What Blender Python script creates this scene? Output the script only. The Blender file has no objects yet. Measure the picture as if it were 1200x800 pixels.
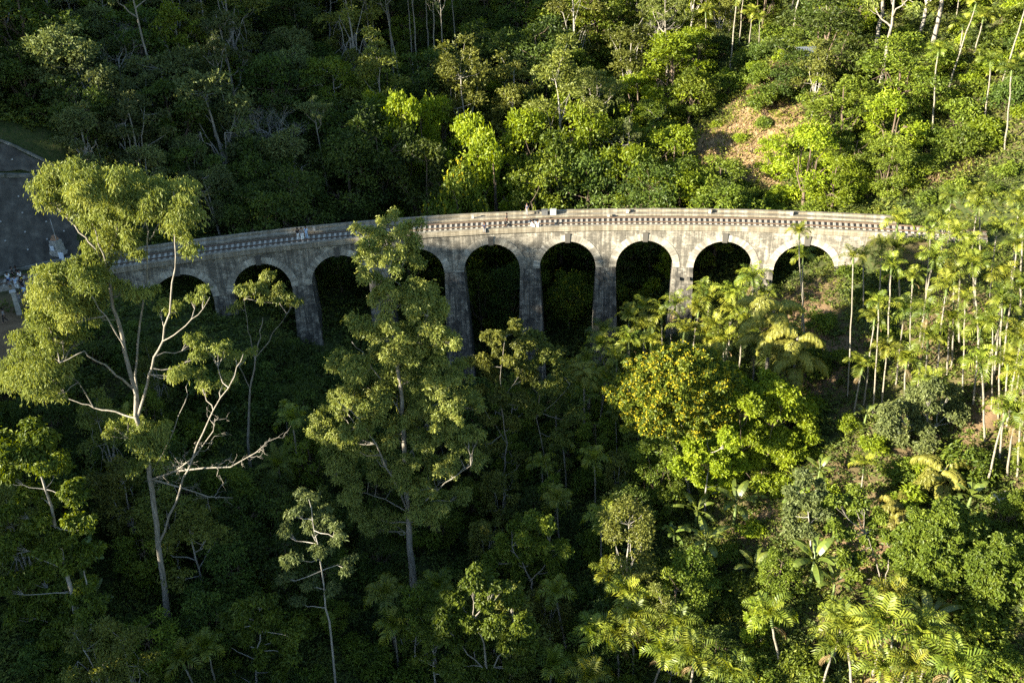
import bpy, math, random
import numpy as np
from mathutils import Vector, Matrix
S = bpy.context.scene
COL = S.collection
# ------------------------------------------------------------------ camera, sky, sun
F_PX, PITCH, CAM_H, ROLL = 1042.0, 0.484, 40.65, -0.033
cam_d = bpy.data.cameras.new('camera')
cam = bpy.data.objects.new('camera', cam_d); COL.objects.link(cam)
cam_d.sensor_width = 36.0; cam_d.lens = F_PX / 1200 * 36
cam_d.clip_start = 0.5; cam_d.clip_end = 9000
cam.matrix_world = Matrix.Translation((0, 0, CAM_H)) @ Matrix.Rotation(math.pi/2 - PITCH, 4, 'X') @ Matrix.Rotation(ROLL, 4, 'Z')
S.camera = cam
SUN_AZ, SUN_EL = math.radians(66), math.radians(15)     # azimuth: left of straight behind the camera
sun_dir = Vector((-math.sin(SUN_AZ)*math.cos(SUN_EL), -math.cos(SUN_AZ)*math.cos(SUN_EL), math.sin(SUN_EL)))
sl = bpy.data.lights.new('sun', 'SUN'); sl.energy = 5.0; sl.angle = math.radians(0.5); sl.color = (1.0, 0.92, 0.73)
sun = bpy.data.objects.new('sun', sl); COL.objects.link(sun)
sun.rotation_euler = sun_dir.to_track_quat('Z', 'Y').to_euler(); sun.location = (-60, -60, 120)
W = bpy.data.worlds.new('World'); S.world = W; W.use_nodes = True
wn = W.node_tree; bg = wn.nodes['Background']
sky = wn.nodes.new('ShaderNodeTexSky'); sky.sky_type = 'NISHITA'; sky.sun_disc = False
sky.sun_elevation = SUN_EL; sky.sun_rotation = math.pi + SUN_AZ     # clockwise from +Y seen from above
sky.air_density = 1.2; sky.dust_density = 0.4; sky.ozone_density = 2.5
wn.links.new(sky.outputs[0], bg.inputs[0]); bg.inputs[1].default_value = 0.07
S.view_settings.view_transform = 'Standard'; S.view_settings.look = 'None'
S.view_settings.exposure = 2.5; S.view_settings.gamma = 1.0; S.view_settings.use_curve_mapping = False
S.cycles.max_bounces = 5; S.cycles.diffuse_bounces = 3; S.cycles.glossy_bounces = 2
S.cycles.transmission_bounces = 3; S.cycles.volume_bounces = 1; S.cycles.transparent_max_bounces = 4
S.cycles.caustics_reflective = False; S.cycles.caustics_refractive = False
S.cycles.use_denoising = False; S.cycles.denoiser = 'OPENIMAGEDENOISE'; S.cycles.denoising_input_passes = 'RGB_ALBEDO_NORMAL'; S.cycles.denoising_prefilter = 'ACCURATE'
# ------------------------------------------------------------------ pixel <-> world helpers (photo pixels, 1200 x 800)
cR, sR, cP, sP = math.cos(ROLL), math.sin(ROLL), math.cos(PITCH), math.sin(PITCH)
def ray(px, py):
    x, y = px-600, py-400
    u, v = cR*x + sR*y, -sR*x + cR*y
    return np.array([u, F_PX*cP - v*sP, -F_PX*sP - v*cP])      # direction
def at_y(px, py, Y):
    r = ray(px, py); return np.array([0, 0, CAM_H]) + r*(Y/r[1])
def at_z(px, py, z):
    r = ray(px, py); return np.array([0, 0, CAM_H]) + r*((z-CAM_H)/r[2])
def proj(X, Y, Z):
    Z = np.asarray(Z)-CAM_H
    fw = Y*cP - Z*sP; up = Y*sP + Z*cP
    x = F_PX*X/fw; y = -F_PX*up/fw
    return 600 + cR*x - sR*y, 400 + sR*x + cR*y
# ------------------------------------------------------------------ noise
def make_noise(seed, scale, octaves=4, n=7):
    r = np.random.RandomState(seed); terms = []
    for o in range(octaves):
        for i in range(n):
            a = r.rand()*2*np.pi; k = 2*np.pi/scale*(2**o)*(0.7+0.6*r.rand())
            terms.append((k*np.cos(a), k*np.sin(a), r.rand()*6.28, 0.5**o))
    def f(x, y):
        s = 0
        for a, b, c, w in terms: s = s + w*np.sin(a*x + b*y + c)
        return s/(n**0.5*1.1)
    return f
# ------------------------------------------------------------------ terrain height
BC, BR, TH0, GRADE, BW = np.array([-3.85, -42.6]), 151.3, 0.01, 0.02, 6.2
def arc(s, off):
    th = TH0 + s/BR
    return BC[0] + (BR+off)*np.sin(th), BC[1] + (BR+off)*np.cos(th)
def to_arc(X, Y):
    d = np.hypot(X-BC[0], Y-BC[1]); th = np.arctan2(X-BC[0], Y-BC[1])
    return (th-TH0)*BR, d-BR
CP = np.array([
 (-3,108,-24),(-3,95,-25),(-3,80,-26),(-3,65,-27),(0,50,-28),(0,0,-32),(0,-80,-36),(60,-80,-24),(80,0,-8),(40,20,-20),
 (-22,106,-17),(-33,104,-12),(-42,101,-7),(-52,98,-3.2),(8,108,-22),(17,107,-18.5),(27,106,-13),(36,104,-7.5),(45,102,-2.5),(53,100,.3),
 (-25,62,-23),(-20,80,-22),(-35,75,-17),(-40,85,-12),(-46,90,-6),(-35,60,-19),(-50,75,-8),(-58,60,-7),(-30,40,-24),
 (-56,89,-2.8),(-62,85,-2.5),(-66,92,-2.2),(-60,80,-3.8),(-75,75,0),
 (20,75,-19),(28,85,-14),(30,65,-16),(39,79,-10),(40,92,-6),(55,90,-1),(50,70,-5),(55,55,-6),(40,50,-14),(25,50,-20),(70,70,3),(75,100,9),(14,88,-20),
 (-3,125,-17),(20,125,-14),(-25,120,-12),(-42,118,-4),(38,118,-3),(50,120,4),(-3,150,-6),(-3,180,4),(-3,210,13),(0,260,30),(20,160,0),
 (45,140,7),(60,140,12),(50,170,19),(80,130,22),(85,170,34),(60,210,34),(120,150,46),(120,250,70),(30,200,16),
 (-62,120,9),(-62,150,10),(-60,190,22),(-35,150,-1),(-30,190,10),(-100,200,50),(-92,140,27),(-90,112,18),(-72,112,13),
 (-210,190,100),
 (-69,-40,0),(-44,-83,-12),(-75,30,-6),(-88,55,8),(-95,75,10),(-125,190,58),(-60,10,-16),
 (-100,300,80),(0,330,46),(100,330,90),(200,200,100),(150,50,24),(160,-60,10),(0,-200,-30),(-150,-150,10),(200,350,130),(-220,300,120)], float)
def _phi(r): return r**1.5 * 1.0
SHADOW_RIDGE = [(-24, -13), (-40, -14), (-50, -14), (-58, -11.5), (-65, -6.5), (-70, -4), (-76, -1), (-85, 3), (-94, 7), (-98, 9), (-110, 13), (-125, 15), (-145, 17), (-157, 29), (-170, 39), (-196, 56), (-223, 72), (-245, 82)]  # unseen ridge left of the camera, heights shaped to place its shadow edge
CA, SA, TE = math.cos(SUN_AZ), math.sin(SUN_AZ), math.tan(SUN_EL)
def ud(u, d): return u*CA+d*SA, -u*SA+d*CA
CP = np.r_[CP, [(*ud(u, -80), h+80*TE-8) for u, h in SHADOW_RIDGE], [(*ud(u, d), (h+80*TE-8)*k) for u, h in SHADOW_RIDGE[::2] for d, k in ((-135, .95), (-210, .9))]]
_A = np.zeros((len(CP)+3, len(CP)+3)); _d = np.hypot(CP[:, None, 0]-CP[None, :, 0], CP[:, None, 1]-CP[None, :, 1])
_n = len(CP); _A[:_n, :_n] = _d + np.eye(_n)*-0.4; _A[:_n, _n] = 1; _A[:_n, _n+1:] = CP[:, :2]; _A[_n, :_n] = 1; _A[_n+1:, :_n] = CP[:, :2].T
_w = np.linalg.solve(_A, np.r_[CP[:, 2], 0, 0, 0])
_nz = make_noise(3, 14, 4)
_nz2 = make_noise(8, 60, 3)
def smooth(a, b, x):
    t = np.clip((x-a)/(b-a), 0, 1); return t*t*(3-2*t)
def raw_T(X, Y):
    X = np.asarray(X, float); Y = np.asarray(Y, float); sh = X.shape
    x = X.ravel(); y = Y.ravel(); out = np.empty(len(x))
    xc = np.clip(x, -230, 230); yc = np.clip(y, -210, 360)
    for i in range(0, len(x), 20000):
        d = np.hypot(xc[i:i+20000, None]-CP[None, :, 0], yc[i:i+20000, None]-CP[None, :, 1])
        out[i:i+20000] = d@_w[:_n] + _w[_n] + xc[i:i+20000]*_w[_n+1] + yc[i:i+20000]*_w[_n+2]
    return out.reshape(sh)
def cut_z(X, Y):
    """the cut rock face that rises behind the track left of the viaduct"""
    s, off = to_arc(X, Y)
    return GRADE*s - 0.9 + np.maximum(off - np.interp(s, [-62, -52], [7.0, 9.0]), 0)*0.98
def T(X, Y):
    X = np.asarray(X, float); Y = np.asarray(Y, float)
    z = raw_T(X, Y)
    s, off = to_arc(X, Y)
    rough = 0.45*_nz(X, Y) + 0.8*_nz2(X, Y)
    flat = np.exp(-(((X+59)/9)**2 + ((Y-88)/7)**2))
    z = z + rough*(1-0.9*flat)
    # track bench beyond both ends of the viaduct
    bed = GRADE*s - 0.78
    on = smooth(-0.3, -3.5, np.abs(off-BW/2)-4.0)        # 1 on the bed
    w = smooth(5.5, 3.4, np.abs(off-BW/2))*np.maximum(smooth(-46.2, -47.2, s), smooth(46.2, 47.2, s))
    z = z*(1-w) + bed*w
    cz = cut_z(X, Y)-0.12
    wc = smooth(-49.8, -51.6, s)*smooth(-96, -84, s)*smooth(BW/2+3.0, BW/2+3.6, off)*smooth(26, 22.5, off)
    z = z*(1-wc) + cz*wc
    # keep ground clear of the deck under the spans
    under = (np.abs(s) < 46) & (off > -3) & (off < BW+3)
    z = np.where(under, np.minimum(z, GRADE*s - 1.6), z)
    return np.minimum(z, 118)
def ground(px, py, y0=40, y1=330):
    Ys = np.linspace(y0, y1, 1400); r = ray(px, py)
    P = np.array([0, 0, CAM_H])[None] + r[None]*(Ys[:, None]/r[1])
    h = P[:, 2]-T(P[:, 0], P[:, 1])
    i = np.argmax(h < 0)
    if h[i] >= 0: i = len(Ys)-1
    return P[i]
# ------------------------------------------------------------------ mesh helpers
class MB:
    def __init__(self): self.v = []; self.f = []; self.t = []; self.uv = []; self.n = 0; self.m = []
    def add(self, v, f, tint=0.5, uv=None, mi=0):
        v = np.asarray(v, float).reshape(-1, 3); f = np.asarray(f, np.int64).reshape(-1, 4)
        self.v.append(v); self.f.append(f+self.n); self.n += len(v)
        self.t.append(np.broadcast_to(np.asarray(tint, float), (len(f),)).copy())
        self.m.append(np.full(len(f), mi, np.int32))
        self.uv.append(np.zeros((len(f), 4, 2)) if uv is None else np.asarray(uv, float).reshape(-1, 4, 2))
        return self
    def mesh(self, name, mats, smooth_shade=False, want_uv=False):
        me = bpy.data.meshes.new(name)
        v = np.concatenate(self.v); f = np.concatenate(self.f)
        me.vertices.add(len(v)); me.vertices.foreach_set('co', v.ravel())
        # quads whose last two corners coincide are written as triangles
        tri = f[:, 3] == f[:, 2]
        cnt = np.where(tri, 3, 4); st = np.r_[0, np.cumsum(cnt)[:-1]]
        mask = np.ones_like(f, bool); mask[tri, 3] = False
        me.loops.add(int(cnt.sum())); me.loops.foreach_set('vertex_index', f[mask].astype(np.int32))
        me.polygons.add(len(f)); me.polygons.foreach_set('loop_start', st.astype(np.int32))
        for m in (mats if isinstance(mats, (list, tuple)) else [mats]): me.materials.append(m)
        me.polygons.foreach_set('material_index', np.concatenate(self.m))
        a = me.attributes.new('tint', 'FLOAT', 'FACE'); a.data.foreach_set('value', np.concatenate(self.t).astype(np.float32))
        if want_uv:
            u = me.uv_layers.new(name='uv'); u.data.foreach_set('uv', np.concatenate(self.uv)[mask].ravel().astype(np.float32))
        me.update(calc_edges=True)
        me.polygons.foreach_set('use_smooth', np.full(len(f), smooth_shade)); me.validate()
        return me
def link(name, me, parent=None, loc=None):
    o = bpy.data.objects.new(name, me); COL.objects.link(o)
    if parent is not None: o.parent = parent
    if loc is not None: o.location = loc
    return o
def tag(o, label=None, cat=None, group=None, kind=None):
    if label: o['label'] = label
    if cat: o['category'] = cat
    if group: o['group'] = group
    if kind: o['kind'] = kind
    return o
def empty(name, loc, rz=0.0, sc=1.0):
    o = bpy.data.objects.new(name, None); COL.objects.link(o); o.location = loc; o.rotation_euler = (0, 0, rz)
    o.scale = (sc, sc, sc) if np.isscalar(sc) else sc
    o.empty_display_size = 0.3
    return o
BOXF = np.array([(0,1,2,3),(7,6,5,4),(0,4,5,1),(1,5,6,2),(2,6,7,3),(3,7,4,0)])[:, ::-1]
def box(mb, c, d, rz=0, tint=0.5, taper=1.0, mi=0):
    x, y, z = [k/2 for k in d]
    v = np.array([(-x,-y,-z),(x,-y,-z),(x,y,-z),(-x,y,-z),(-x*taper,-y*taper,z),(x*taper,-y*taper,z),(x*taper,y*taper,z),(-x*taper,y*taper,z)])
    ca, sa = math.cos(rz), math.sin(rz); v = np.c_[v[:, 0]*ca-v[:, 1]*sa, v[:, 0]*sa+v[:, 1]*ca, v[:, 2]]
    mb.add(v+np.asarray(c, float), BOXF, tint, mi=mi); return mb
def tube(mb, pts, rad, sides=7, tint=0.5, cap=True, mi=0):
    P = np.asarray(pts, float); n = len(P); rad = np.broadcast_to(np.asarray(rad, float), (n,))
    tg = np.gradient(P, axis=0); tg /= np.linalg.norm(tg, axis=1)[:, None]+1e-9
    ref = np.array([1.0, 0, 0]) if abs(tg[0][0]) < 0.8 else np.array([0, 1.0, 0])
    V = []
    for i in range(n):
        a = np.cross(tg[i], ref); a /= np.linalg.norm(a)+1e-9; b = np.cross(tg[i], a); ref = np.cross(a, tg[i])
        ang = np.arange(sides)/sides*2*np.pi
        V.append(P[i] + rad[i]*(np.cos(ang)[:, None]*a + np.sin(ang)[:, None]*b))
    V = np.concatenate(V); F = []
    for i in range(n-1):
        for k in range(sides):
            k2 = (k+1) % sides; F.append((i*sides+k, i*sides+k2, (i+1)*sides+k2, (i+1)*sides+k))
    if cap:
        V = np.r_[V, [P[-1]]]; c = len(V)-1
        for k in range(sides): F.append(((n-1)*sides+k, (n-1)*sides+(k+1) % sides, c, c))
    mb.add(V, F, tint, mi=mi); return mb
def bez(p0, p1, p2, n=7):
    t = np.linspace(0, 1, n)[:, None]; p0, p1, p2 = map(np.asarray, (p0, p1, p2))
    return (1-t)**2*p0 + 2*t*(1-t)*p1 + t*t*p2
def unit(a): return a/(np.linalg.norm(a, axis=-1, keepdims=True)+1e-9)
def leaves(mb, C, A, N, L, Wd, tint, fold=0.18, droop=0.15, mi=0):
    """diamond leaves: centre C, long axis A, face normal N, length L, width Wd"""
    A = unit(A); N = unit(N - (N*A).sum(1, keepdims=True)*A); B = np.cross(A, N)
    L = np.broadcast_to(L, (len(C),))[:, None]; Wd = np.broadcast_to(Wd, (len(C),))[:, None]
    p0 = C - A*L*.5; p2 = C + A*L*.5 - N*L*droop
    p1 = C + B*Wd*.5 + N*Wd*fold - A*L*0.06; p3 = C - B*Wd*.5 + N*Wd*fold - A*L*0.06
    V = np.stack([p0, p1, p2, p3], 1).reshape(-1, 3)
    F = np.arange(len(C)*4).reshape(-1, 4)
    mb.add(V, F, tint, mi=mi)
def rdir(r, n):
    v = r.normal(size=(n, 3)); return unit(v)
def clump(mb, r, c, rad, n, L, asp=0.5, droop=0.0, dome=0.5, up=0.6, base_t=0.5, spread_t=0.18, shell=0.35, mi=0):
    """a cloud of leaves filling an ellipsoid, denser to its outside"""
    d = rdir(r, n); d[:, 2] = np.where(r.rand(n) < dome, np.abs(d[:, 2]), d[:, 2])
    rr = (shell + (1-shell)*r.rand(n)**0.6)[:, None]; rr[r.rand(n) < .16] *= 1.32
    lump = 1 + 0.22*np.sin(d[:, :1]*5+c[0]) * np.sin(d[:, 1:2]*5+c[1])
    C = np.asarray(c) + d*rr*lump*np.asarray(rad)
    out = d.copy()
    A = unit(out*np.array([1, 1, .35]) + r.normal(size=(n, 3))*0.55 + np.array([0, 0, -droop*1.6]))
    N = unit(out*0.6 + np.array([0, 0, up]) + r.normal(size=(n, 3))*0.5)
    l = L*(0.65+0.7*r.rand(n))
    leaves(mb, C, A, N, l, l*asp, np.clip(base_t + r.normal(size=n)*spread_t, 0, 1), mi=mi)
# ------------------------------------------------------------------ materials
def nodes(name):
    m = bpy.data.materials.new(name); m.use_nodes = True; t = m.node_tree; t.nodes.clear()
    out = t.nodes.new('ShaderNodeOutputMaterial'); return m, t, out
def N(t, kind, **kw):
    n = t.nodes.new(kind)
    for k, v in kw.items():
        if k in n.inputs: n.inputs[k].default_value = v
        else: setattr(n, k, v)
    return n
def ramp(t, stops, interp='LINEAR'):
    n = t.nodes.new('ShaderNodeValToRGB'); cr = n.color_ramp; cr.interpolation = interp
    while len(cr.elements) < len(stops): cr.elements.new(0.5)
    for e, (p, c) in zip(cr.elements, stops): e.position = p; e.color = (*c, 1) if len(c) == 3 else c
    return n
def leaf_mat(name, lo, mid, hi, transl=0.32, gloss=0.05, var=0.035, rough=0.42):
    m, t, out = nodes(name)
    at = N(t, 'ShaderNodeAttribute', attribute_name='tint'); r = ramp(t, [(0.0, lo), (0.5, mid), (1.0, hi)])
    t.links.new(at.outputs['Fac'], r.inputs[0])
    oi = N(t, 'ShaderNodeObjectInfo'); hs = N(t, 'ShaderNodeHueSaturation')
    mh = N(t, 'ShaderNodeMapRange'); mh.inputs[3].default_value = 0.5-var*.8; mh.inputs[4].default_value = 0.5+var*0.05
    mv = N(t, 'ShaderNodeMapRange'); mv.inputs[3].default_value = 0.72; mv.inputs[4].default_value = 1.25
    mu = N(t, 'ShaderNodeMath', operation='MULTIPLY'); mu.inputs[1].default_value = 7.13
    fr = N(t, 'ShaderNodeMath', operation='FRACT')
    t.links.new(oi.outputs['Random'], mh.inputs[0]); t.links.new(oi.outputs['Random'], mu.inputs[0]); t.links.new(mu.outputs[0], fr.inputs[0]); t.links.new(fr.outputs[0], mv.inputs[0])
    t.links.new(mh.outputs[0], hs.inputs['Hue']); t.links.new(mv.outputs[0], hs.inputs['Value']); t.links.new(r.outputs[0], hs.inputs['Color'])
    d = N(t, 'ShaderNodeBsdfDiffuse'); tr = N(t, 'ShaderNodeBsdfTranslucent'); g = N(t, 'ShaderNodeBsdfGlossy', Roughness=rough)
    g.inputs['Color'].default_value = (.9, .95, .85, 1)
    hs2 = N(t, 'ShaderNodeHueSaturation', Hue=0.485, Saturation=1.15, Value=1.15)
    t.links.new(hs.outputs[0], hs2.inputs['Color'])
    t.links.new(hs.outputs[0], d.inputs['Color']); t.links.new(hs2.outputs[0], tr.inputs['Color'])
    m1 = N(t, 'ShaderNodeMixShader'); m1.inputs[0].default_value = transl
    m2 = N(t, 'ShaderNodeMixShader'); m2.inputs[0].default_value = gloss
    t.links.new(d.outputs[0], m1.inputs[1]); t.links.new(tr.outputs[0], m1.inputs[2])
    t.links.new(m1.outputs[0], m2.inputs[1]); t.links.new(g.outputs[0], m2.inputs[2]); t.links.new(m2.outputs[0], out.inputs[0])
    return m
def rough_mat(name, c1, c2, scale=3.0, rough=0.9, stretch=(1, 1, 1), bump=0.0, c3=None, spec=0.2):
    m, t, out = nodes(name)
    tc = N(t, 'ShaderNodeTexCoord'); mp = N(t, 'ShaderNodeMapping'); mp.inputs['Scale'].default_value = stretch
    nz = N(t, 'ShaderNodeTexNoise', Scale=scale, Detail=6.0, Roughness=0.65)
    st = [(0.3, c1), (0.7, c2)] if c3 is None else [(0.3, c1), (0.55, c2), (0.75, c3)]
    r = ramp(t, st); p = N(t, 'ShaderNodeBsdfPrincipled', Roughness=rough); p.inputs['Specular IOR Level'].default_value = spec
    t.links.new(tc.outputs['Object'], mp.inputs[0]); t.links.new(mp.outputs[0], nz.inputs['Vector']); t.links.new(nz.outputs[0], r.inputs[0])
    t.links.new(r.outputs[0], p.inputs['Base Color']); t.links.new(p.outputs[0], out.inputs[0])
    if bump:
        b = N(t, 'ShaderNodeBump', Strength=bump, Distance=0.05); t.links.new(nz.outputs[0], b.inputs['Height']); t.links.new(b.outputs[0], p.inputs['Normal'])
    return m
def plain(name, c, rough=0.8): return rough_mat(name, tuple(k*.85 for k in c), tuple(min(1, k*1.12) for k in c), 6.0, rough)
M = {}
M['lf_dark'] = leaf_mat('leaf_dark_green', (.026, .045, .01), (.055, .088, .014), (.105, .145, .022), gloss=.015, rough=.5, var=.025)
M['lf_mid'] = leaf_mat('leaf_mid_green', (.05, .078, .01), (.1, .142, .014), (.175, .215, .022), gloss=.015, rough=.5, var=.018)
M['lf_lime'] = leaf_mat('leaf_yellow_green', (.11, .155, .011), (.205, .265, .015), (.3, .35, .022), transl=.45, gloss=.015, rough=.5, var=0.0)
M['lf_olive'] = leaf_mat('leaf_olive', (.06, .074, .016), (.12, .14, .024), (.195, .21, .04), gloss=.015, rough=.5, var=.025)
M['lf_euc'] = leaf_mat('leaf_eucalyptus', (.095, .122, .025), (.18, .215, .043), (.305, .322, .072), gloss=.02, rough=.5, var=.006)
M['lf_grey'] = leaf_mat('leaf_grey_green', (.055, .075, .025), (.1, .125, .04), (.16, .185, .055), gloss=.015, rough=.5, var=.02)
M['lf_palm'] = leaf_mat('leaf_palm', (.05, .085, .01), (.125, .17, .015), (.28, .3, .03), transl=.4, gloss=.025, rough=.5)
M['lf_fish'] = leaf_mat('leaf_fishtail_palm', (.095, .105, .018), (.18, .185, .03), (.29, .28, .055), transl=.3, gloss=.02, rough=.5)
M['lf_banana'] = leaf_mat('leaf_banana', (.06, .1, .016), (.11, .16, .025), (.18, .22, .04), transl=.38, gloss=.05, rough=.4)
M['lf_dry'] = leaf_mat('leaf_dry', (.11, .075, .035), (.18, .125, .06), (.27, .2, .1), transl=.2, gloss=.01, var=0)
M['lf_under'] = leaf_mat('leaf_undergrowth', (.035, .055, .01), (.09, .12, .018), (.2, .21, .03), var=0.0, gloss=.02, rough=.6)
M['flower'] = leaf_mat('petal_yellow', (.26, .2, .014), (.4, .33, .018), (.52, .45, .03), transl=.25, gloss=.01, var=0)
M['bark_pale'] = rough_mat('bark_pale', (.1, .088, .07), (.22, .195, .16), 2.2, .9, (3, 3, .5), .3, (.36, .325, .27))
M['bark_dark'] = rough_mat('bark_brown', (.07, .05, .035), (.15, .11, .08), 3.0, .95, (2, 2, .6), .3)
M['bark_grey'] = rough_mat('bark_grey', (.16, .145, .12), (.34, .31, .27), 3.0, .9, (2, 2, .6), .3)
M['bark_palm'] = rough_mat('bark_palm', (.1, .09, .065), (.21, .185, .145), 1.6, .9, (1, 1, 5), .3, (.31, .28, .23))
M['shaft'] = rough_mat('palm_crownshaft_green', (.07, .1, .03), (.13, .17, .05), 2.0, .7)
# masonry of the viaduct
def masonry(name, lo, mid, hi, stain, stain_amt, bw=.46, bh=.22, mort=(.2, .18, .15)):
    m, t, out = nodes(name)
    uv = N(t, 'ShaderNodeUVMap', uv_map='uv')
    br = N(t, 'ShaderNodeTexBrick', Scale=1.0); br.inputs['Brick Width'].default_value = bw; br.inputs['Row Height'].default_value = bh
    br.inputs['Mortar Size'].default_value = .022; br.inputs['Mortar Smooth'].default_value = .3; br.inputs['Bias'].default_value = 0.0
    br.inputs['Color1'].default_value = (0, 0, 0, 1); br.inputs['Color2'].default_value = (1, 1, 1, 1); br.inputs['Mortar'].default_value = (.5, .5, .5, 1)
    t.links.new(uv.outputs[0], br.inputs['Vector'])
    r = ramp(t, [(0, lo), (.5, mid), (1, hi)]); t.links.new(br.outputs['Color'], r.inputs[0])
    mx = N(t, 'ShaderNodeMix', data_type='RGBA'); t.links.new(br.outputs['Fac'], mx.inputs['Factor']); t.links.new(r.outputs[0], mx.inputs['A']); mx.inputs['B'].default_value = (*mort, 1)
    # weather stains: blotches plus vertical runs
    n1 = N(t, 'ShaderNodeTexNoise', Scale=.55, Detail=7.0, Roughness=.68); t.links.new(uv.outputs[0], n1.inputs['Vector'])
    mp = N(t, 'ShaderNodeMapping'); mp.inputs['Scale'].default_value = (1.9, .09, 1); t.links.new(uv.outputs[0], mp.inputs[0])
    n2 = N(t, 'ShaderNodeTexNoise', Scale=1.0, Detail=6.0, Roughness=.7); t.links.new(mp.outputs[0], n2.inputs['Vector'])
    ad = N(t, 'ShaderNodeMath', operation='ADD'); t.links.new(n1.outputs[0], ad.inputs[0]); t.links.new(n2.outputs[0], ad.inputs[1])
    r2 = ramp(t, [(.46, (1, 1, 1)), (.62, (0, 0, 0))]); hm = N(t, 'ShaderNodeMath', operation='MULTIPLY'); hm.inputs[1].default_value = .5
    t.links.new(ad.outputs[0], hm.inputs[0]); t.links.new(hm.outputs[0], r2.inputs[0])
    sc = N(t, 'ShaderNodeMath', operation='MULTIPLY'); sc.inputs[1].default_value = stain_amt; t.links.new(r2.outputs[0], sc.inputs[0])
    mx2 = N(t, 'ShaderNodeMix', data_type='RGBA'); t.links.new(sc.outputs[0], mx2.inputs['Factor']); t.links.new(mx.outputs['Result'], mx2.inputs['A']); mx2.inputs['B'].default_value = (*stain, 1)
    p = N(t, 'ShaderNodeBsdfPrincipled', Roughness=.92); p.inputs['Specular IOR Level'].default_value = .15
    t.links.new(mx2.outputs['Result'], p.inputs['Base Color'])
    b = N(t, 'ShaderNodeBump', Strength=.5, Distance=.03); t.links.new(br.outputs['Fac'], b.inputs['Height']); b.invert = True; t.links.new(b.outputs[0], p.inputs['Normal'])
    t.links.new(p.outputs[0], out.inputs[0]); return m
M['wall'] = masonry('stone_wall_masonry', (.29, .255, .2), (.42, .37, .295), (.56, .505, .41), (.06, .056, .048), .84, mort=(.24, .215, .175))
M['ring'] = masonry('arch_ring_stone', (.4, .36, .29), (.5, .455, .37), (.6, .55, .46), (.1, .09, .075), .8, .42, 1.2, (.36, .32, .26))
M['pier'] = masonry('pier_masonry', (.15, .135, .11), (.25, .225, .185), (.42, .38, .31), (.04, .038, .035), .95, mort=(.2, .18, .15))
M['cope'] = masonry('parapet_cement', (.29, .255, .195), (.36, .315, .24), (.42, .37, .285), (.12, .1, .07), .85, 2.4, .9, (.3, .26, .2))
M['ballast'] = rough_mat('track_ballast', (.14, .12, .09), (.23, .195, .15), 4.0, .95, (1, 1, 1), .5, (.32, .27, .2))
M['sleeper'] = rough_mat('concrete_sleeper', (.28, .255, .21), (.42, .38, .31), 3.0, .9)
M['rail'] = rough_mat('rail_rusty_steel', (.07, .045, .03), (.13, .09, .06), 5.0, .55)
M['concrete'] = rough_mat('concrete_grey', (.26, .25, .23), (.42, .4, .37), 2.0, .9)
# ------------------------------------------------------------------ ground sheet
def axis(parts):
    a = []
    for lo, hi, st in parts: a.append(np.arange(lo, hi, st))
    return np.unique(np.concatenate(a))
gx = np.r_[[-4000, -2500, -1500, -900, -600, -420, -320, -250], axis([(-200, -75, 2.5), (-75, 75, .9), (75, 200, 2.5)]), [200, 250, 320, 420, 600, 900, 1500, 2500, 4000]]
gy = np.r_[[-4000, -2000, -1000, -500, -300, -220], axis([(-160, 40, 4), (40, 150, .9), (150, 260, 1.6), (260, 340, 4)]), [345, 400, 500, 700, 1000, 1600, 2600, 4500]]
GX, GY = np.meshgrid(gx, gy); GZ = T(GX, GY)
tan_patch = np.zeros_like(GX)
PATCH = [(*at_z(872, 135, 7)[:2], 10.5, 11.0), (*at_z(905, 75, 12)[:2], 5.5, 4.5), (*at_z(1120, 95, 16)[:2], 4, 3)]
_pn = make_noise(21, 6, 3)
def tan_at(X, Y):
    s = 0
    for a, b, ra, rb in PATCH: s = np.maximum(s, smooth(1.25, .7, np.hypot((X-a)/ra, (Y-b)/rb) + .22*_pn(X, Y)))
    return s
_en = make_noise(33, 17, 4)
def earth_at(X, Y):
    """bare reddish soil: clearing left of the viaduct, palm slope on the right"""
    a = np.exp(-(((X+60)/11)**2 + ((Y-87)/9)**2)*1.1)*1.5
    b = smooth(15, 28, X)*smooth(108, 95, Y)*smooth(62, 50, X)*(.52 + .55*_en(X, Y))
    c = smooth(15, 30, X)*smooth(118, 125, Y)*(.02 + .3*_en(X+50, Y))
    gx_, gy_ = at_z(1155, 60, 18)[:2]; d_ = smooth(1.3, .6, np.hypot((X-gx_)/13, (Y-gy_)/14))
    return np.clip(np.maximum(np.maximum(np.maximum(a, b), c), .3*d_), 0, 1)
E1, T1 = earth_at(GX, GY), tan_at(GX, GY)
mb = MB(); ny, nx = GX.shape
idx = np.arange(nx*ny).reshape(ny, nx)
q = np.stack([idx[:-1, :-1], idx[:-1, 1:], idx[1:, 1:], idx[1:, :-1]], -1).reshape(-1, 4)
def facemean(a): return (a[:-1, :-1]+a[:-1, 1:]+a[1:, 1:]+a[1:, :-1]).ravel()/4
mb.add(np.stack([GX, GY, GZ], -1).reshape(-1, 3), q)
m, t, out = nodes('forest_floor')
a1 = N(t, 'ShaderNodeAttribute', attribute_name='soil'); a2 = N(t, 'ShaderNodeAttribute', attribute_name='straw')
tc = N(t, 'ShaderNodeTexCoord')
n1 = N(t, 'ShaderNodeTexNoise', Scale=.35, Detail=9.0, Roughness=.7); n2 = N(t, 'ShaderNodeTexNoise', Scale=2.2, Detail=6.0, Roughness=.7)
for n in (n1, n2): t.links.new(tc.outputs['Object'], n.inputs['Vector'])
rg = ramp(t, [(.3, (.018, .026, .009)), (.5, (.04, .055, .016)), (.72, (.075, .06, .03))]); t.links.new(n2.outputs[0], rg.inputs[0])
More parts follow.
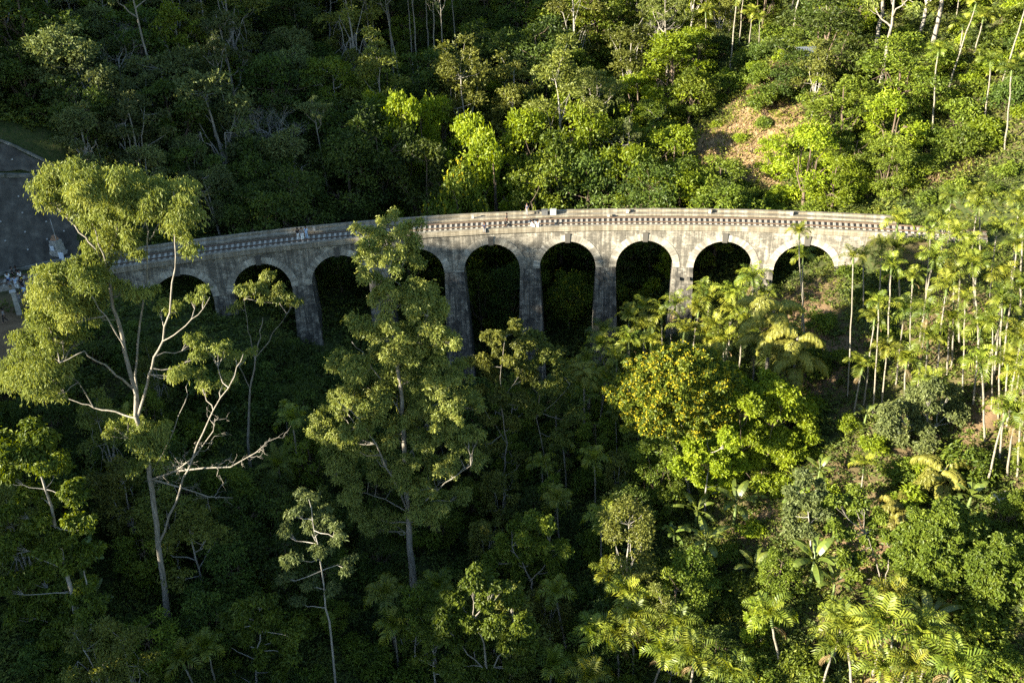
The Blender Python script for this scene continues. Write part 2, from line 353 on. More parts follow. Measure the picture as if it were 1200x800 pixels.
rs = ramp(t, [(.3, (.085, .055, .03)), (.52, (.15, .098, .055)), (.75, (.24, .165, .095))]); t.links.new(n1.outputs[0], rs.inputs[0])
rt = ramp(t, [(.3, (.13, .08, .04)), (.5, (.23, .15, .075)), (.72, (.36, .26, .14))]); t.links.new(n2.outputs[0], rt.inputs[0])
m1 = N(t, 'ShaderNodeMix', data_type='RGBA'); m2 = N(t, 'ShaderNodeMix', data_type='RGBA')
t.links.new(a1.outputs['Fac'], m1.inputs['Factor']); t.links.new(rg.outputs[0], m1.inputs['A']); t.links.new(rs.outputs[0], m1.inputs['B'])
t.links.new(a2.outputs['Fac'], m2.inputs['Factor']); t.links.new(m1.outputs['Result'], m2.inputs['A']); t.links.new(rt.outputs[0], m2.inputs['B'])
p = N(t, 'ShaderNodeBsdfPrincipled', Roughness=.95); p.inputs['Specular IOR Level'].default_value = .1
bp_ = N(t, 'ShaderNodeBump', Strength=.8, Distance=.25); t.links.new(n2.outputs[0], bp_.inputs['Height']); t.links.new(bp_.outputs[0], p.inputs['Normal'])
t.links.new(m2.outputs['Result'], p.inputs['Base Color']); t.links.new(p.outputs[0], out.inputs[0])
me = mb.mesh('ground', m, True)
for nm, arr in (('soil', E1), ('straw', T1)):
    a = me.attributes.new(nm, 'FLOAT', 'POINT'); a.data.foreach_set('value', arr.ravel().astype(np.float32))
tag(link('ground', me), kind='structure')
# ------------------------------------------------------------------ viaduct
PITCH_S, SPAN_R = 10.0, 3.72
SPRING, CROWN = -2.1-SPAN_R, -2.1
WF, WB = 0.22, BW-0.22          # wall faces, front and back (radial offsets)
def P3(s, off, z):
    x, y = arc(s, off); return np.array([x, y, GRADE*s + z])
def strip(mb, A, Bp, uvA=None, uvB=None, flip=False):
    n = len(A); V = np.r_[np.array(A), np.array(Bp)]
    i = np.arange(n-1); F = np.stack([i, i+1, i+1+n, i+n], 1)
    uv = None
    if uvA is not None:
        ua, ub = np.array(uvA), np.array(uvB); uv = np.stack([ua[:-1], ua[1:], ub[1:], ub[:-1]], 1)
    if flip:
        F = F[:, ::-1]; uv = None if uv is None else uv[:, ::-1]
    mb.add(V, F, .5, uv)
def profile(mb, s0, s1, sec, ds=1.0, ends=True):
    """sweep a closed section [(off, z), ...] along the curve"""
    n = max(2, int(round((s1-s0)/ds))+1); ss = np.linspace(s0, s1, n); k = len(sec); acc = 0
    for j in range(k):
        (o0, z0), (o1, z1) = sec[j], sec[(j+1) % k]; d = math.hypot(o1-o0, z1-z0)
        strip(mb, [P3(s, o0, z0) for s in ss], [P3(s, o1, z1) for s in ss], [(s, acc) for s in ss], [(s, acc+d) for s in ss]); acc += d
    if ends and k == 4:
        for s, fl in ((s0, False), (s1, True)):
            V = [P3(s, o, z) for o, z in sec]; f = [0, 3, 2, 1] if not fl else [0, 1, 2, 3]
            mb.add(V, [f], .5, [[sec[i] for i in f]])
via = empty('viaduct', (*arc(0, BW/2), -24))
tag(via, 'long curved grey stone railway viaduct with nine round arches across the valley', 'viaduct')
bpy.context.view_layer.update()
def vpart(name, mb, mat, parent=via, smooth_shade=False):
    me = mb.mesh(name, mat, smooth_shade, True); me.transform(Matrix.Translation(-Vector(via.location)))
    return link(name, me, parent)
WT = -0.62       # top of the spandrel wall, under the string course
mb = MB()
for k in range(-4, 5):
    sc_ = k*PITCH_S; half = PITCH_S/2
    th = np.linspace(np.pi, 0, 33)
    s_ = np.r_[sc_-half, sc_+SPAN_R*np.cos(th), sc_+half]
    if k == -4: s_[0] = sc_-half-1.0
    if k == 4: s_[-1] = sc_+half+1.0
    zb = np.r_[SPRING, SPRING+SPAN_R*np.sin(th), SPRING]
    for off, fl in ((WF, True), (WB, False)):
        strip(mb, [P3(s, off, WT) for s in s_], [P3(s, off, z) for s, z in zip(s_, zb)], [(s, WT) for s in s_], [(s, z) for s, z in zip(s_, zb)], flip=fl)
    # intrados
    sa, za = s_[1:-1], zb[1:-1]; L = np.arange(len(sa))*SPAN_R*np.pi/32
    strip(mb, [P3(s, WF, z) for s, z in zip(sa, za)], [P3(s, WB, z) for s, z in zip(sa, za)], [(0, l) for l in L], [(6, l) for l in L])
vpart('spandrel_wall', mb, M['wall'])
for k in range(-4, 5):
    sc_ = k*PITCH_S; th = np.linspace(0, np.pi, 29); r0, r1 = SPAN_R-.035, SPAN_R+.85; zc = SPRING+SPAN_R+.42; rz = -(TH0+sc_/BR)
    for off_a, off_b, ko in ((WF-.045, WF+.5, WF+.1), (WB+.045, WB-.5, WB-.1)):
        mb = MB()
        for (ra, oa, rb, ob, fl) in ((r0, off_a, r1, off_a, off_a < 3), (r0, off_b, r0, off_a, off_a < 3), (r1, off_a, r1, off_b, off_a < 3)):
            A = [P3(sc_+ra*np.cos(a), oa, SPRING+ra*np.sin(a)) for a in th]; B_ = [P3(sc_+rb*np.cos(a), ob, SPRING+rb*np.sin(a)) for a in th]
            strip(mb, A, B_, [(a*4+k*3, 0.1) for a in th], [(a*4+k*3, 1.0) for a in th], flip=fl)
        ar = vpart('arch_ring', mb, M['ring'])
        mb = MB(); box(mb, P3(sc_, ko, zc), (.62, .42, 1.25), rz, taper=1.18); vpart('keystone', mb, M['pier'], ar)
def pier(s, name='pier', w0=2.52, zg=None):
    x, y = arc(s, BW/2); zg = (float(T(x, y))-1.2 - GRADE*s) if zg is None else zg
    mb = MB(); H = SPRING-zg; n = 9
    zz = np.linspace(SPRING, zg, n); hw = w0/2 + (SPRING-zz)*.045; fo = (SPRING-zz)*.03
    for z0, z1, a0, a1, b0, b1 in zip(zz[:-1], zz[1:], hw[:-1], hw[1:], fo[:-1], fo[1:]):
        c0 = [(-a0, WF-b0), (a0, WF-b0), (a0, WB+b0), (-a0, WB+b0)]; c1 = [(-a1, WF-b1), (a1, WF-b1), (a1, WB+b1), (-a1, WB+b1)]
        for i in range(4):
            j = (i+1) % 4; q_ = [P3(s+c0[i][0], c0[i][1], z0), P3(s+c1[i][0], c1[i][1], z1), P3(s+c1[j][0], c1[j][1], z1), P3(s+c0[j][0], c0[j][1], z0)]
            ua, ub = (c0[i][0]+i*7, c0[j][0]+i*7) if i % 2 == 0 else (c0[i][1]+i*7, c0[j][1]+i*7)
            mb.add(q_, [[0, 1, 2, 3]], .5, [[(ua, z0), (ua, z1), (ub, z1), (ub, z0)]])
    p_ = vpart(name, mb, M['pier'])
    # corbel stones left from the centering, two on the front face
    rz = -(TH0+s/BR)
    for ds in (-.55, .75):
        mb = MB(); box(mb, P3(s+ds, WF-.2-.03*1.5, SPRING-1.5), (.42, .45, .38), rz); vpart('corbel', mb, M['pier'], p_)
for k in range(8): pier((k-3.5)*PITCH_S)
for s in (-46.3, 46.3):
    mb = MB(); a, b = (s-4.0, s+2.35) if s < 0 else (s-2.35, s+4.0)
    profile(mb, a, b, [(WF-.02, WT), (WF-.25, -13), (WB+.25, -13), (WB+.02, WT)])
    vpart('abutment', mb, M['wall'])
EX0, EX1 = -50.2, 50.2
def sweep(name, sec, mat, s0=EX0, s1=EX1, parent=via):
    mb = MB(); profile(mb, s0, s1, sec[::-1]); return vpart(name, mb, mat, parent)
sweep('string_course', [(-.12, -.62), (.6, -.62), (.6, -.40), (-.12, -.40)], M['cope'])
sweep('string_course', [(BW+.12, -.40), (BW-.6, -.40), (BW-.6, -.62), (BW+.12, -.62)], M['cope'])
sweep('parapet', [(0, -.40), (.62, -.40), (.62, 0), (0, 0)], M['cope'])
sweep('parapet', [(BW-.55, -.40), (BW, -.40), (BW, .12), (BW-.55, .12)], M['cope'])
sweep('footway', [(4.72, -.40), (BW-.55, -.40), (BW-.55, -.16), (4.72, -.16)], M['cope'])
sweep('ballast_bed', [(.62, -.55), (4.72, -.55), (4.72, -.46), (.62, -.46)], M['ballast'])
# the railway line: rails run on into the cutting at the left and the hillside at the right
trk = empty('railway_track', (*arc(0, 2.75), -.46)); bpy.context.view_layer.update()
tag(trk, 'single railway line of rusty rails on pale sleepers along the viaduct deck', 'railway track')
def tpart(name, mb, mat):
    me = mb.mesh(name, mat, False, False); me.transform(Matrix.Translation(-Vector(trk.location))); return link(name, me, trk)
TC = 2.75
for o in (-.84, .84):
    mb = MB(); profile(mb, -84, 60, [(TC+o-.05, -.30), (TC+o+.05, -.30), (TC+o+.045, -.13), (TC+o-.045, -.13)][::-1]); tpart('rail', mb, M['rail'])
sl_me = None; ss = np.arange(-80, 58, .68)
order = np.argsort(np.abs(ss - 2)); rest = MB()
for n_, i in enumerate(order):
    s = ss[i]; x, y = arc(s, TC); rz = -(TH0+s/BR)
    if n_ < 100:
        if sl_me is None: mb = MB(); box(mb, (0, 0, 0), (.3, 2.5, .2), taper=.94); sl_me = mb.mesh('sleeper', M['sleeper'])
        o = link('sleeper', sl_me, trk, Vector((x, y, GRADE*s-.39))-trk.location); o.rotation_euler = (0, 0, rz)
    else: box(rest, (x, y, GRADE*s-.39), (.3, 2.5, .2), rz, taper=.94)
o = tpart('sleepers', rest, M['sleeper']); o['kind'] = 'stuff'
for a, b in ((-84, EX0), (EX1, 60)):
    mb = MB(); profile(mb, a, b, [(TC-2.1, -.9), (TC+2.1, -.9), (TC+1.6, -.44), (TC-1.6, -.44)][::-1])
    tpart('ballast', mb, M['ballast'])
# ------------------------------------------------------------------ plants: prototypes (trunk mesh, crown mesh, extra parts)
def limb(mb, p0, p2, r0, r1, r, sag=.25, n=6, sides=5, jit=.12):
    p0, p2 = np.asarray(p0, float), np.asarray(p2, float); d = p2-p0; L = np.linalg.norm(d)
    mid = p0 + d*.5 + np.array([d[0]*.15, d[1]*.15, -L*sag*.5]) + r.normal(size=3)*L*.06
    pts = bez(p0, mid, p2, n); pts[1:-1] += r.normal(size=(n-2, 3))*L*jit*.2
    tube(mb, pts, np.linspace(r0, r1, n), sides); return pts
def trunk_path(r, h, lean=.06, wob=.03, n=9):
    z = np.linspace(0, h, n); lx, ly = r.normal(size=2)*lean
    w = np.cumsum(r.normal(size=(n, 2))*wob*h/n*2, 0); w[0] = 0
    return np.c_[lx*z + w[:, 0], ly*z + w[:, 1], z]
def path_at(P, z):
    return np.array([np.interp(z, P[:, 2], P[:, 0]), np.interp(z, P[:, 2], P[:, 1]), z])
def dome_tree(seed, h, cr, cz0, leaf, L, nleaf, bark='bark_dark', nclump=38, shape=1.0, tr=.25, asp=.5, droop=0., base_t=.5, var_t=.14, gap=0., flower=0, csize=.34):
    """broad tree: leaf clumps over a lumpy dome, one limb to each clump group"""
    r = np.random.RandomState(seed); P = trunk_path(r, h*.82); tb, cb = MB(), MB()
    tube(tb, P, np.linspace(tr, tr*.25, len(P)), 8)
    crown_h = h-cz0; cen = path_at(P, min(h*.8, cz0+crown_h*.35)); cen[2] = cz0 + crown_h*.42
    hubs = []
    nh = 6
    for i in range(nh):
        a = i/nh*6.28 + r.rand()*.6; q = cen + np.array([np.cos(a)*cr*.45, np.sin(a)*cr*.45, (r.rand()-.3)*crown_h*.35])
        b = path_at(P, max(h*.2, cz0*.8 + r.rand()*crown_h*.2)); limb(tb, b, q, tr*.5, tr*.22, r, .1); hubs.append(q)
    hubs = np.array(hubs + [path_at(P, h*.8)])
    for i in range(nclump):
        d = rdir(r, 1)[0]; d[2] = abs(d[2]) if r.rand() < .55 else -abs(d[2])*.85
        f = .62 + .38*r.rand()
        w = 1 + .18*np.sin(3*np.arctan2(d[1], d[0]) + seed) + r.normal()*.07
        c = cen + np.array([d[0]*cr*w*f, d[1]*cr*w*f, d[2]*crown_h*.56*f*shape])
        if r.rand() < gap: continue
        hb = hubs[np.argmin(np.linalg.norm(hubs-c, axis=1))]; limb(tb, hb, c, tr*.16, .025, r, .05, 4, 4)
        s = cr*csize*(.75+.5*r.rand()); bt = base_t + r.normal()*var_t
        clump(cb, r, c, (s, s, s*.72), int(nleaf/nclump*(s/(cr*csize))**2), L, asp, droop, .75, .6, bt)
        if flower:
            k = int(flower/nclump); dd = rdir(r, k); dd[:, 2] = np.abs(dd[:, 2]); C = c + dd*np.array([s, s, s*.74])*1.08
            for jj in range(3):
                leaves(cb, C + r.normal(size=(k, 3))*.07, rdir(r, k)*np.array([1, 1, .4]) + [0, 0, .7], rdir(r, k)+[0, 0, .6], .24, .17, r.rand(k), mi=1)
    mats = [M[leaf], M['flower']] if flower else M[leaf]
    return dict(trunk=tb.mesh('trunk', M[bark], True), crown=cb.mesh('crown', mats), h=h, r=cr)
def cloud_tree(seed, h, cr, z0, leaf, L, nleaf, bark='bark_pale', nl=7, tr=.3, asp=.36, droop=.7, base_t=.55, narrow=.6, csize=.3, per=4):
    """tall pale trunk, rising limbs, separate cloud-like tufts of hanging leaves"""
    r = np.random.RandomState(seed); P = trunk_path(r, h*.97, .05, .035, 12); tb, cb = MB(), MB()
    tube(tb, P, np.linspace(tr, .05, len(P))**1.0, 8)
    tot = []
    for i in range(nl):
        f = i/(nl-1); zb = z0 + (h*.86-z0)*f; a = i*2.4 + r.rand()*.8
        reach = cr*(1-.55*f**1.5)*(.75+.4*r.rand()); b = path_at(P, zb)
        e = b + np.array([np.cos(a)*reach, np.sin(a)*reach, reach*(narrow+.5*r.rand())]); pts = limb(tb, b, e, tr*(.5-.25*f), .05, r, .25, 7, 5)
        tot.append((e, 1.0))
        for j in range(per-1):
            b2 = pts[3+j % 3]; e2 = b2 + (e-b2)*.5 + r.normal(size=3)*reach*.32 + [0, 0, reach*.25]; limb(tb, b2, e2, .06, .025, r, .15, 5, 4); tot.append((e2, .8))
    tot.append((P[-1], 1.0)); tot.append((P[-2]+r.normal(size=3)*.6, .9))
    for c, k in tot:
        s = cr*csize*k*(.8+.5*r.rand()); bt = base_t + r.normal()*.1
        for q in range(3):
            cc = c + r.normal(size=3)*s*[.5, .5, .3]; s2 = s*(.55+.35*r.rand())
            clump(cb, r, cc, (s2, s2, s2*.7), int(nleaf/len(tot)/3), L, asp, droop, .7, .5, bt, .17)
    return dict(trunk=tb.mesh('trunk', M[bark], True), crown=cb.mesh('crown', M[leaf]), h=h, r=cr)
def bare_tree(seed, h, cr):
    r = np.random.RandomState(seed); P = trunk_path(r, h*.6, .06, .05); tb, cb = MB(), MB()
    tube(tb, P, np.linspace(.28, .12, len(P)), 7)
    def grow(p, d, L, rad, lev):
        e = p + d*L; pts = limb(tb if lev < 2 else cb, p, e, rad, rad*.5, r, -.1, 5, 4 if lev else 5)
        if lev < 4:
            for k in range(3 if lev < 3 else 3):
                nd = unit(d + r.normal(size=3)*.55 + [0, 0, .1]); grow(pts[-1] if k < 2 else pts[3], nd, L*(.62+.2*r.rand()), rad*.5, lev+1)
    for i in range(6):
        a = i*1.1+r.rand(); grow(path_at(P, h*(.32+.05*i)), unit(np.array([np.cos(a), np.sin(a), .8+.5*r.rand()])), cr*.55, .1, 0)
    return dict(trunk=tb.mesh('trunk', M['bark_grey'], True), crown=cb.mesh('twigs', M['bark_grey'], True), crown_name='twigs', h=h, r=cr)
def frond(mb, r, base, az, elev, L, nleaf, ll, lw, curve=1.0, hang=.5, tint=.5, vee=.5, mi=0, rad=.03):
    """arching palm frond: midrib with a row of leaflets each side"""
    n = 10; t = np.linspace(0, 1, n); ang = elev - curve*1.5*t**1.4
    dx = np.cumsum(np.cos(ang))*L/n; dz = np.cumsum(np.sin(ang))*L/n
    P = np.c_[np.cos(az)*dx, np.sin(az)*dx, dz] + base; P = np.r_[[base], P]
    tube(mb, P, np.linspace(rad, .008, len(P)), 4, .62, False, mi)
    tt = np.linspace(.1, .99, nleaf); ip = tt*(len(P)-1); i0 = np.minimum(ip.astype(int), len(P)-2); fr = (ip-i0)[:, None]
    C = P[i0]*(1-fr)+P[i0+1]*fr; tg = unit(P[i0+1]-P[i0]); side = np.array([-np.sin(az), np.cos(az), 0.0])
    up = np.cross(tg, side)*-1; up = np.where(up[:, 2:] < 0, -up, up)
    for sgn in (1, -1):
        l = ll*(np.sin(np.pi*(tt*.86+.12))**.6)*(.85+.3*r.rand(nleaf))
        D = unit(side*sgn + tg*.75 + up*vee*(1-.4*tt[:, None]) + r.normal(size=(nleaf, 3))*.09)
        D2 = unit(D + np.array([0, 0, -hang])*1.2)
        NN = unit(np.cross(D, tg)*sgn + np.array([0, 0, .4])); B = unit(np.cross(NN, D))*lw*.5
        m1 = C + D*l[:, None]*.5; e = m1 + D2*l[:, None]*.5; k = nleaf
        V = np.concatenate([C-B*.5, C+B*.5, m1+B, m1-B, e]); ar = np.arange(k)
        F = np.r_[np.c_[ar, ar+k, ar+2*k, ar+3*k], np.c_[ar+3*k, ar+2*k, ar+4*k, ar+4*k]]
        tn = np.clip(tint + r.normal(size=k)*.1, 0, 1); mb.add(V, F, np.r_[tn, np.clip(tn+.08, 0, 1)], mi=mi)
def areca(seed, h, L=2.1, nf=9, lean=.04, hang=.5, leaf='lf_palm', tr=.095, droop=1.0):
    r = np.random.RandomState(seed); P = trunk_path(r, h, lean, .02, 10); tb, sb, cb = MB(), MB(), MB()
    tube(tb, P, np.linspace(tr*1.15, tr*.8, len(P)), 7)
    top = P[-1]; ax = unit(P[-1]-P[-2]); sh = .9*L/2.1
    tube(sb, [top-ax*.05, top+ax*sh*.3, top+ax*sh*.75, top+ax*sh], [tr*1.0, tr*1.5, tr*1.15, tr*.5], 8)
    for k in range(5):   # fruit sprays under the crownshaft
        a = r.rand()*6.28; pts = bez(top, top+[np.cos(a)*.35, np.sin(a)*.35, .05], top+[np.cos(a)*.45, np.sin(a)*.45, -.5], 4); tube(sb, pts, .02, 4, mi=0)
    b = top + ax*sh*.95; az0 = r.rand()*6.28
    for i in range(nf):
        f = i/(nf-1); el = 1.42 - 1.0*f + r.normal()*.1; az = az0 + i*2.4
        frond(cb, r, b, az, el, L*(.85+.25*r.rand())*(1-.12*(f < .15)), 13, L*.4, L*.05, (.62+.6*f)*droop, hang+.2, .5 + r.normal()*.2 - .1*f, .55)
    ex = None
    if r.rand() < .45:
        eb = MB()
        for k in range(1): frond(eb, r, b-ax*sh*.9, r.rand()*6.28, -.3, L*.6, 14, L*.2, L*.02, .8, 1.2, .5, 0)
        ex = eb.mesh('dead_frond', M['lf_dry'])
    return dict(trunk=tb.mesh('trunk', M['bark_palm'], True), crown=cb.mesh('fronds', M[leaf]), crown_name='fronds', shaft=sb.mesh('crownshaft', M['shaft'], True), dead=ex, h=h+sh+L*.6, r=L)
def feather_palm(seed, h, L, nf=16, leaf='lf_palm', tr=.16):
    r = np.random.RandomState(seed); P = trunk_path(r, h, .03, .02, 8); tb, cb = MB(), MB()
    tube(tb, P, np.linspace(tr*1.2, tr*.9, len(P)), 8)
    for i in range(nf):
        f = i/(nf-1); frond(cb, r, P[-1], i*2.4, 1.3-1.35*f, L*(.85+.25*r.rand()), 34, L*.2, L*.016, .6+.5*f, .45, .5+r.normal()*.12, .3, rad=.045)
    return dict(trunk=tb.mesh('trunk', M['bark_palm'], True), crown=cb.mesh('fronds', M[leaf]), crown_name='fronds', h=h+L*.7, r=L)
def fishtail(seed, h, L=3.2, nf=13):
    """tall palm with tiers of big drooping, twice-divided fronds"""
    r = np.random.RandomState(seed); P = trunk_path(r, h, .02, .01, 8); tb, cb = MB(), MB()
    tube(tb, P, np.linspace(.2, .13, len(P)), 8)
    for i in range(nf):
        f = i/(nf-1); az = i*2.4; b = path_at(P, h*(1-.36*f)); n = 9
        t = np.linspace(0, 1, n); ang = 1.15-.35*f - 2.1*t**1.1; l = L*(.8+.35*r.rand())
        dx = np.cumsum(np.cos(ang))*l/n; dz = np.cumsum(np.sin(ang))*l/n
        R_ = np.r_[[b], np.c_[np.cos(az)*dx, np.sin(az)*dx, dz]+b]; tube(cb, R_, np.linspace(.06, .015, n+1), 4, .6)
        tn = .5+r.normal()*.12
        for k in range(15):
            q = R_[2+int(k/15*(n-2))]*.6 + R_[3+int(k/15*(n-2))]*.4
            for sg in (1, -1):
                a2 = az + sg*(1.25-.4*k/15) + r.normal()*.15
                frond(cb, r, q, a2, .25 - .5*k/15 + r.normal()*.1, l*.34*(1-.3*abs(k/15-.5)), 11, .5, .075, 1.15, 1.7, tn + r.normal()*.08, 0, rad=.012)
    return dict(trunk=tb.mesh('trunk', M['bark_palm'], True), crown=cb.mesh('fronds', M['lf_fish']), crown_name='fronds', h=h+1, r=L)
def banana(seed, h=2.6, L=2.6, nf=8):
    r = np.random.RandomState(seed); tb, cb = MB(), MB()
    tube(tb, [(0, 0, 0), (.05, 0, h*.5), (.08, .03, h)], [.17, .14, .09], 8)
    for i in range(nf):
        az = i*2.4 + r.rand()*.4; el = 1.35 - .95*i/nf; n = 9; t = np.linspace(0, 1, n); l = L*(.75+.4*r.rand()); ang = el - 1.25*t**1.6
        dx = np.cumsum(np.cos(ang))*l/n; dz = np.cumsum(np.sin(ang))*l/n
        R_ = np.c_[np.cos(az)*dx, np.sin(az)*dx, dz] + [.08, .03, h-.1]; side = np.array([-np.sin(az), np.cos(az), 0])
        w = .36*np.clip(np.sin(np.pi*np.clip((t-.12)/.9, 0, 1)), .06, 1)**.55
        for sg in (1, -1):
            E_ = R_ + side*sg*w[:, None] - np.c_[0*t, 0*t, w*.28*(1+r.rand()*.4)]
            for j in range(n-1):
                if r.rand() < .08: continue
                a, b_, c, d = R_[j], R_[j+1], E_[j+1]*.97+E_[j]*.03, E_[j]*.97+E_[j+1]*.03
                cb.add([a, b_, c, d], [[0, 1, 2, 3]], np.clip(.5+r.normal()*.15, 0, 1))
        tube(cb, R_, np.linspace(.035, .01, n), 4, .9)
    return dict(trunk=tb.mesh('stem', M['shaft'], True), trunk_name='stem', crown=cb.mesh('leaves', M['lf_banana'], True), crown_name='leaves', h=h+L*.6, r=L)
def shrub(seed, h, cr, leaf, L, n, nclump=12, asp=.45, droop=.1):
    r = np.random.RandomState(seed); tb, cb = MB(), MB()
    for i in range(nclump):
        a = r.rand()*6.28; d = cr*r.rand()**.5*.8; z = h*(.35+.5*r.rand())*(1-.35*d/cr); c = np.array([np.cos(a)*d, np.sin(a)*d, z])
        limb(tb, (np.cos(a)*.1, np.sin(a)*.1, -.2), c, .05, .015, r, -.1, 5, 4); s = cr*.42*(.7+.6*r.rand())
        clump(cb, r, c, (s, s, s*.8), n//nclump, L, asp, droop, .6, .5, .5+r.normal()*.16)
    return dict(trunk=tb.mesh('stems', M['bark_dark'], True), trunk_name='stems', crown=cb.mesh('foliage', M[leaf]), crown_name='foliage', h=h, r=cr)
# nine kinds of plant, several individuals of each to copy
PR = {}
PR['round_dark'] = [dome_tree(11+i, 12+i, 4.3+.4*i, 1.6, 'lf_dark', .42, 7500, nclump=44, tr=.26) for i in range(3)]
PR['round_mid'] = [dome_tree(31+i, 11+i*1.5, 4.0+.4*i, 1.4, 'lf_mid', .42, 7000, nclump=40, csize=.32, gap=.08) for i in range(3)]
PR['round_grey'] = [dome_tree(35+i, 13+i*2, 4.0+.4*i, 2.0, 'lf_grey', .42, 6500, bark='bark_grey', nclump=38, csize=.34, gap=.12) for i in range(2)]  # grey leaf colour carries the bluish haze and shade of the left hill
PR['round_lime'] = [dome_tree(41+i, 9.5+i*1.5, 3.5+.4*i, 1.4, 'lf_lime', .42, 5500, nclump=34, csize=.33, gap=.1) for i in range(2)]
PR['tall_olive'] = [dome_tree(51+i, 15+i*2, 3.4+.3*i, 3.0, 'lf_olive', .42, 6500, bark='bark_grey', nclump=36, csize=.36, shape=1.15, gap=.12, tr=.22) for i in range(3)]
PR['open'] = [cloud_tree(61+i, 13+2*i, 4.2, 5.0, 'lf_olive' if i % 2 else 'lf_mid', .42, 4800, 'bark_grey', 7, .2, .45, .25, .55, .55, .3) for i in range(3)]
PR['euc'] = [cloud_tree(71+i, 21+2.5*i, 4.6, 10.0, 'lf_euc' if i < 2 else 'lf_grey', .45, 5200, 'bark_pale', 8, .32, .34, .7, .5, .8, .27) for i in range(3)]
PR['bare'] = [bare_tree(81+i, 12+2*i, 4.0) for i in range(2)]
PR['pole'] = [cloud_tree(91+i, 19+2*i, 2.4, 13.5, 'lf_grey', .42, 2200, 'bark_pale', 6, .17, .4, .4, .5, .9, .33, 3) for i in range(3)]
PR['areca'] = [areca(101+i, [11, 9, 13, 7.5, 10, 12, 8.5, 6][i], [2.1, 2.3, 2.0, 2.3, 2.2, 2.1, 2.4, 2.3][i], [9, 10, 8, 10, 9, 11, 9, 10][i], [.05, .03, .06, .03, .08, .04, .1, .05][i], [.35, .55, .4, .7, .5, .3, .6, .45][i], droop=[.9, 1.1, .85, 1.15, 1, .9, 1.2, 1][i]) for i in range(8)]
PR['feather'] = [feather_palm(121+i, 3.5+2*i, 4.0, leaf=['lf_palm', 'lf_grey'][i]) for i in range(2)]
PR['fishtail'] = [fishtail(131, 11.0), fishtail(132, 7.0, 2.9, 11)]
PR['banana'] = [banana(141), banana(142, 2.0, 2.3, 7)]
PR['shrub_mid'] = [shrub(151+i, 2.6+.6*i, 2.0+.2*i, 'lf_mid', .36, 1900) for i in range(3)]
PR['shrub_dark'] = [shrub(161+i, 2.4+.7*i, 2.1+.2*i, 'lf_dark', .36, 1900) for i in range(3)]
PR['shrub_lime'] = [shrub(171+i, 2.2+.5*i, 1.8, 'lf_lime', .34, 1500) for i in range(2)]
PR['cassia'] = [dome_tree(181, 9, 4.2, 2.2, 'lf_mid', .4, 6500, nclump=44, flower=260)]
NOUN = dict(round_grey='broadleaf_tree', round_dark='broadleaf_tree', round_mid='broadleaf_tree', round_lime='broadleaf_tree', tall_olive='upright_tree', open='open_tree', euc='eucalyptus_tree', bare='bare_tree', pole='straight_tree',
            areca='areca_palm', feather='feather_palm', fishtail='fishtail_palm', banana='banana_plant', shrub_mid='shrub', shrub_dark='shrub', shrub_lime='shrub', cassia='flowering_tree')
LOOK = dict(round_grey='dull grey-green tree', round_dark='dark green round tree', round_mid='mid green bushy tree', round_lime='yellow-green leafy tree', tall_olive='olive green upright tree', open='thin-crowned open tree', euc='tall pale-trunked eucalyptus',
            bare='leafless grey tree', pole='straight slim pale-trunked tree', areca='slender areca palm', feather='broad feathery palm', fishtail='drooping fishtail palm', banana='broad-leaved banana plant',
            shrub_mid='green shrub', shrub_dark='dark green shrub', shrub_lime='yellow-green shrub', cassia='yellow-flowered round tree')
CAT = dict(areca='palm', feather='palm', fishtail='palm', banana='banana plant', shrub_mid='shrub', shrub_dark='shrub', shrub_lime='shrub')
GRP = dict(round_grey='grey-green trees on the shaded hill', round_dark='dark round trees', round_mid='mid green bushy trees', round_lime='yellow-green trees', tall_olive='olive upright trees', open='open-crowned trees', euc='eucalyptus trees', bare='leafless trees',
           pole='slim straight trunks on the far slope', areca='areca palms', feather='feathery palms', fishtail='fishtail palms', banana='banana plants', shrub_mid='green shrubs', shrub_dark='dark shrubs', shrub_lime='yellow-green shrubs', cassia='yellow-flowered trees')
PLANTS = []        # every copied plant, labelled at the end
OCC = []           # ground already taken: x, y, radius
R0 = np.random.RandomState(5)
STEMH = dict(areca=[11, 9, 13, 7.5, 10, 12, 8.5, 6], feather=[3.5, 5.5], fishtail=[11.0, 7.0])
def plant(kind, x, y, sc=1.0, var=None, rz=None, z=None, label=None, occ=None, hscale=1.0, stem=1.0, tilt=None):
    """copy one prototype with all its parts; stem stretches the trunk only and lifts the crown with it"""
    ps = PR[kind]; i = R0.randint(len(ps)) if var is None else var; p = ps[i]
    z = float(T(x, y))-.15 if z is None else z
    a = R0.rand()*6.283 if rz is None else rz
    e = empty(NOUN[kind], (x, y, z), a, (sc, sc, sc*hscale))
    if tilt is not None: e.rotation_euler = (Vector(tilt).to_track_quat('Z', 'Y').to_matrix() @ Matrix.Rotation(a, 3, 'Z')).to_euler()
    o = link(p.get('trunk_name', 'trunk'), p['trunk'], e); o.scale = (1, 1, stem)
    up = STEMH[kind][i]*(stem-1) if stem != 1 else 0
    parts = [link(p.get('crown_name', 'crown'), p['crown'], e)]
    if p.get('shaft'): parts.append(link('crownshaft', p['shaft'], e))
    if p.get('dead'): parts.append(link('dead_frond', p['dead'], e))
    for o in parts: o.location.z = up
    tag(e, label, CAT.get(kind, 'tree'), GRP[kind])
    PLANTS.append((e, kind, (p['h']+up)*sc*hscale, sc)); OCC.append((x, y, p['r']*sc*.62 if occ is None else occ))
    return e
def free(x, y, r):
    a = np.array(OCC[-4000:]) if OCC else np.zeros((0, 3))
    return not len(a) or bool(np.all(np.hypot(a[:, 0]-x, a[:, 1]-y) > a[:, 2]+r))
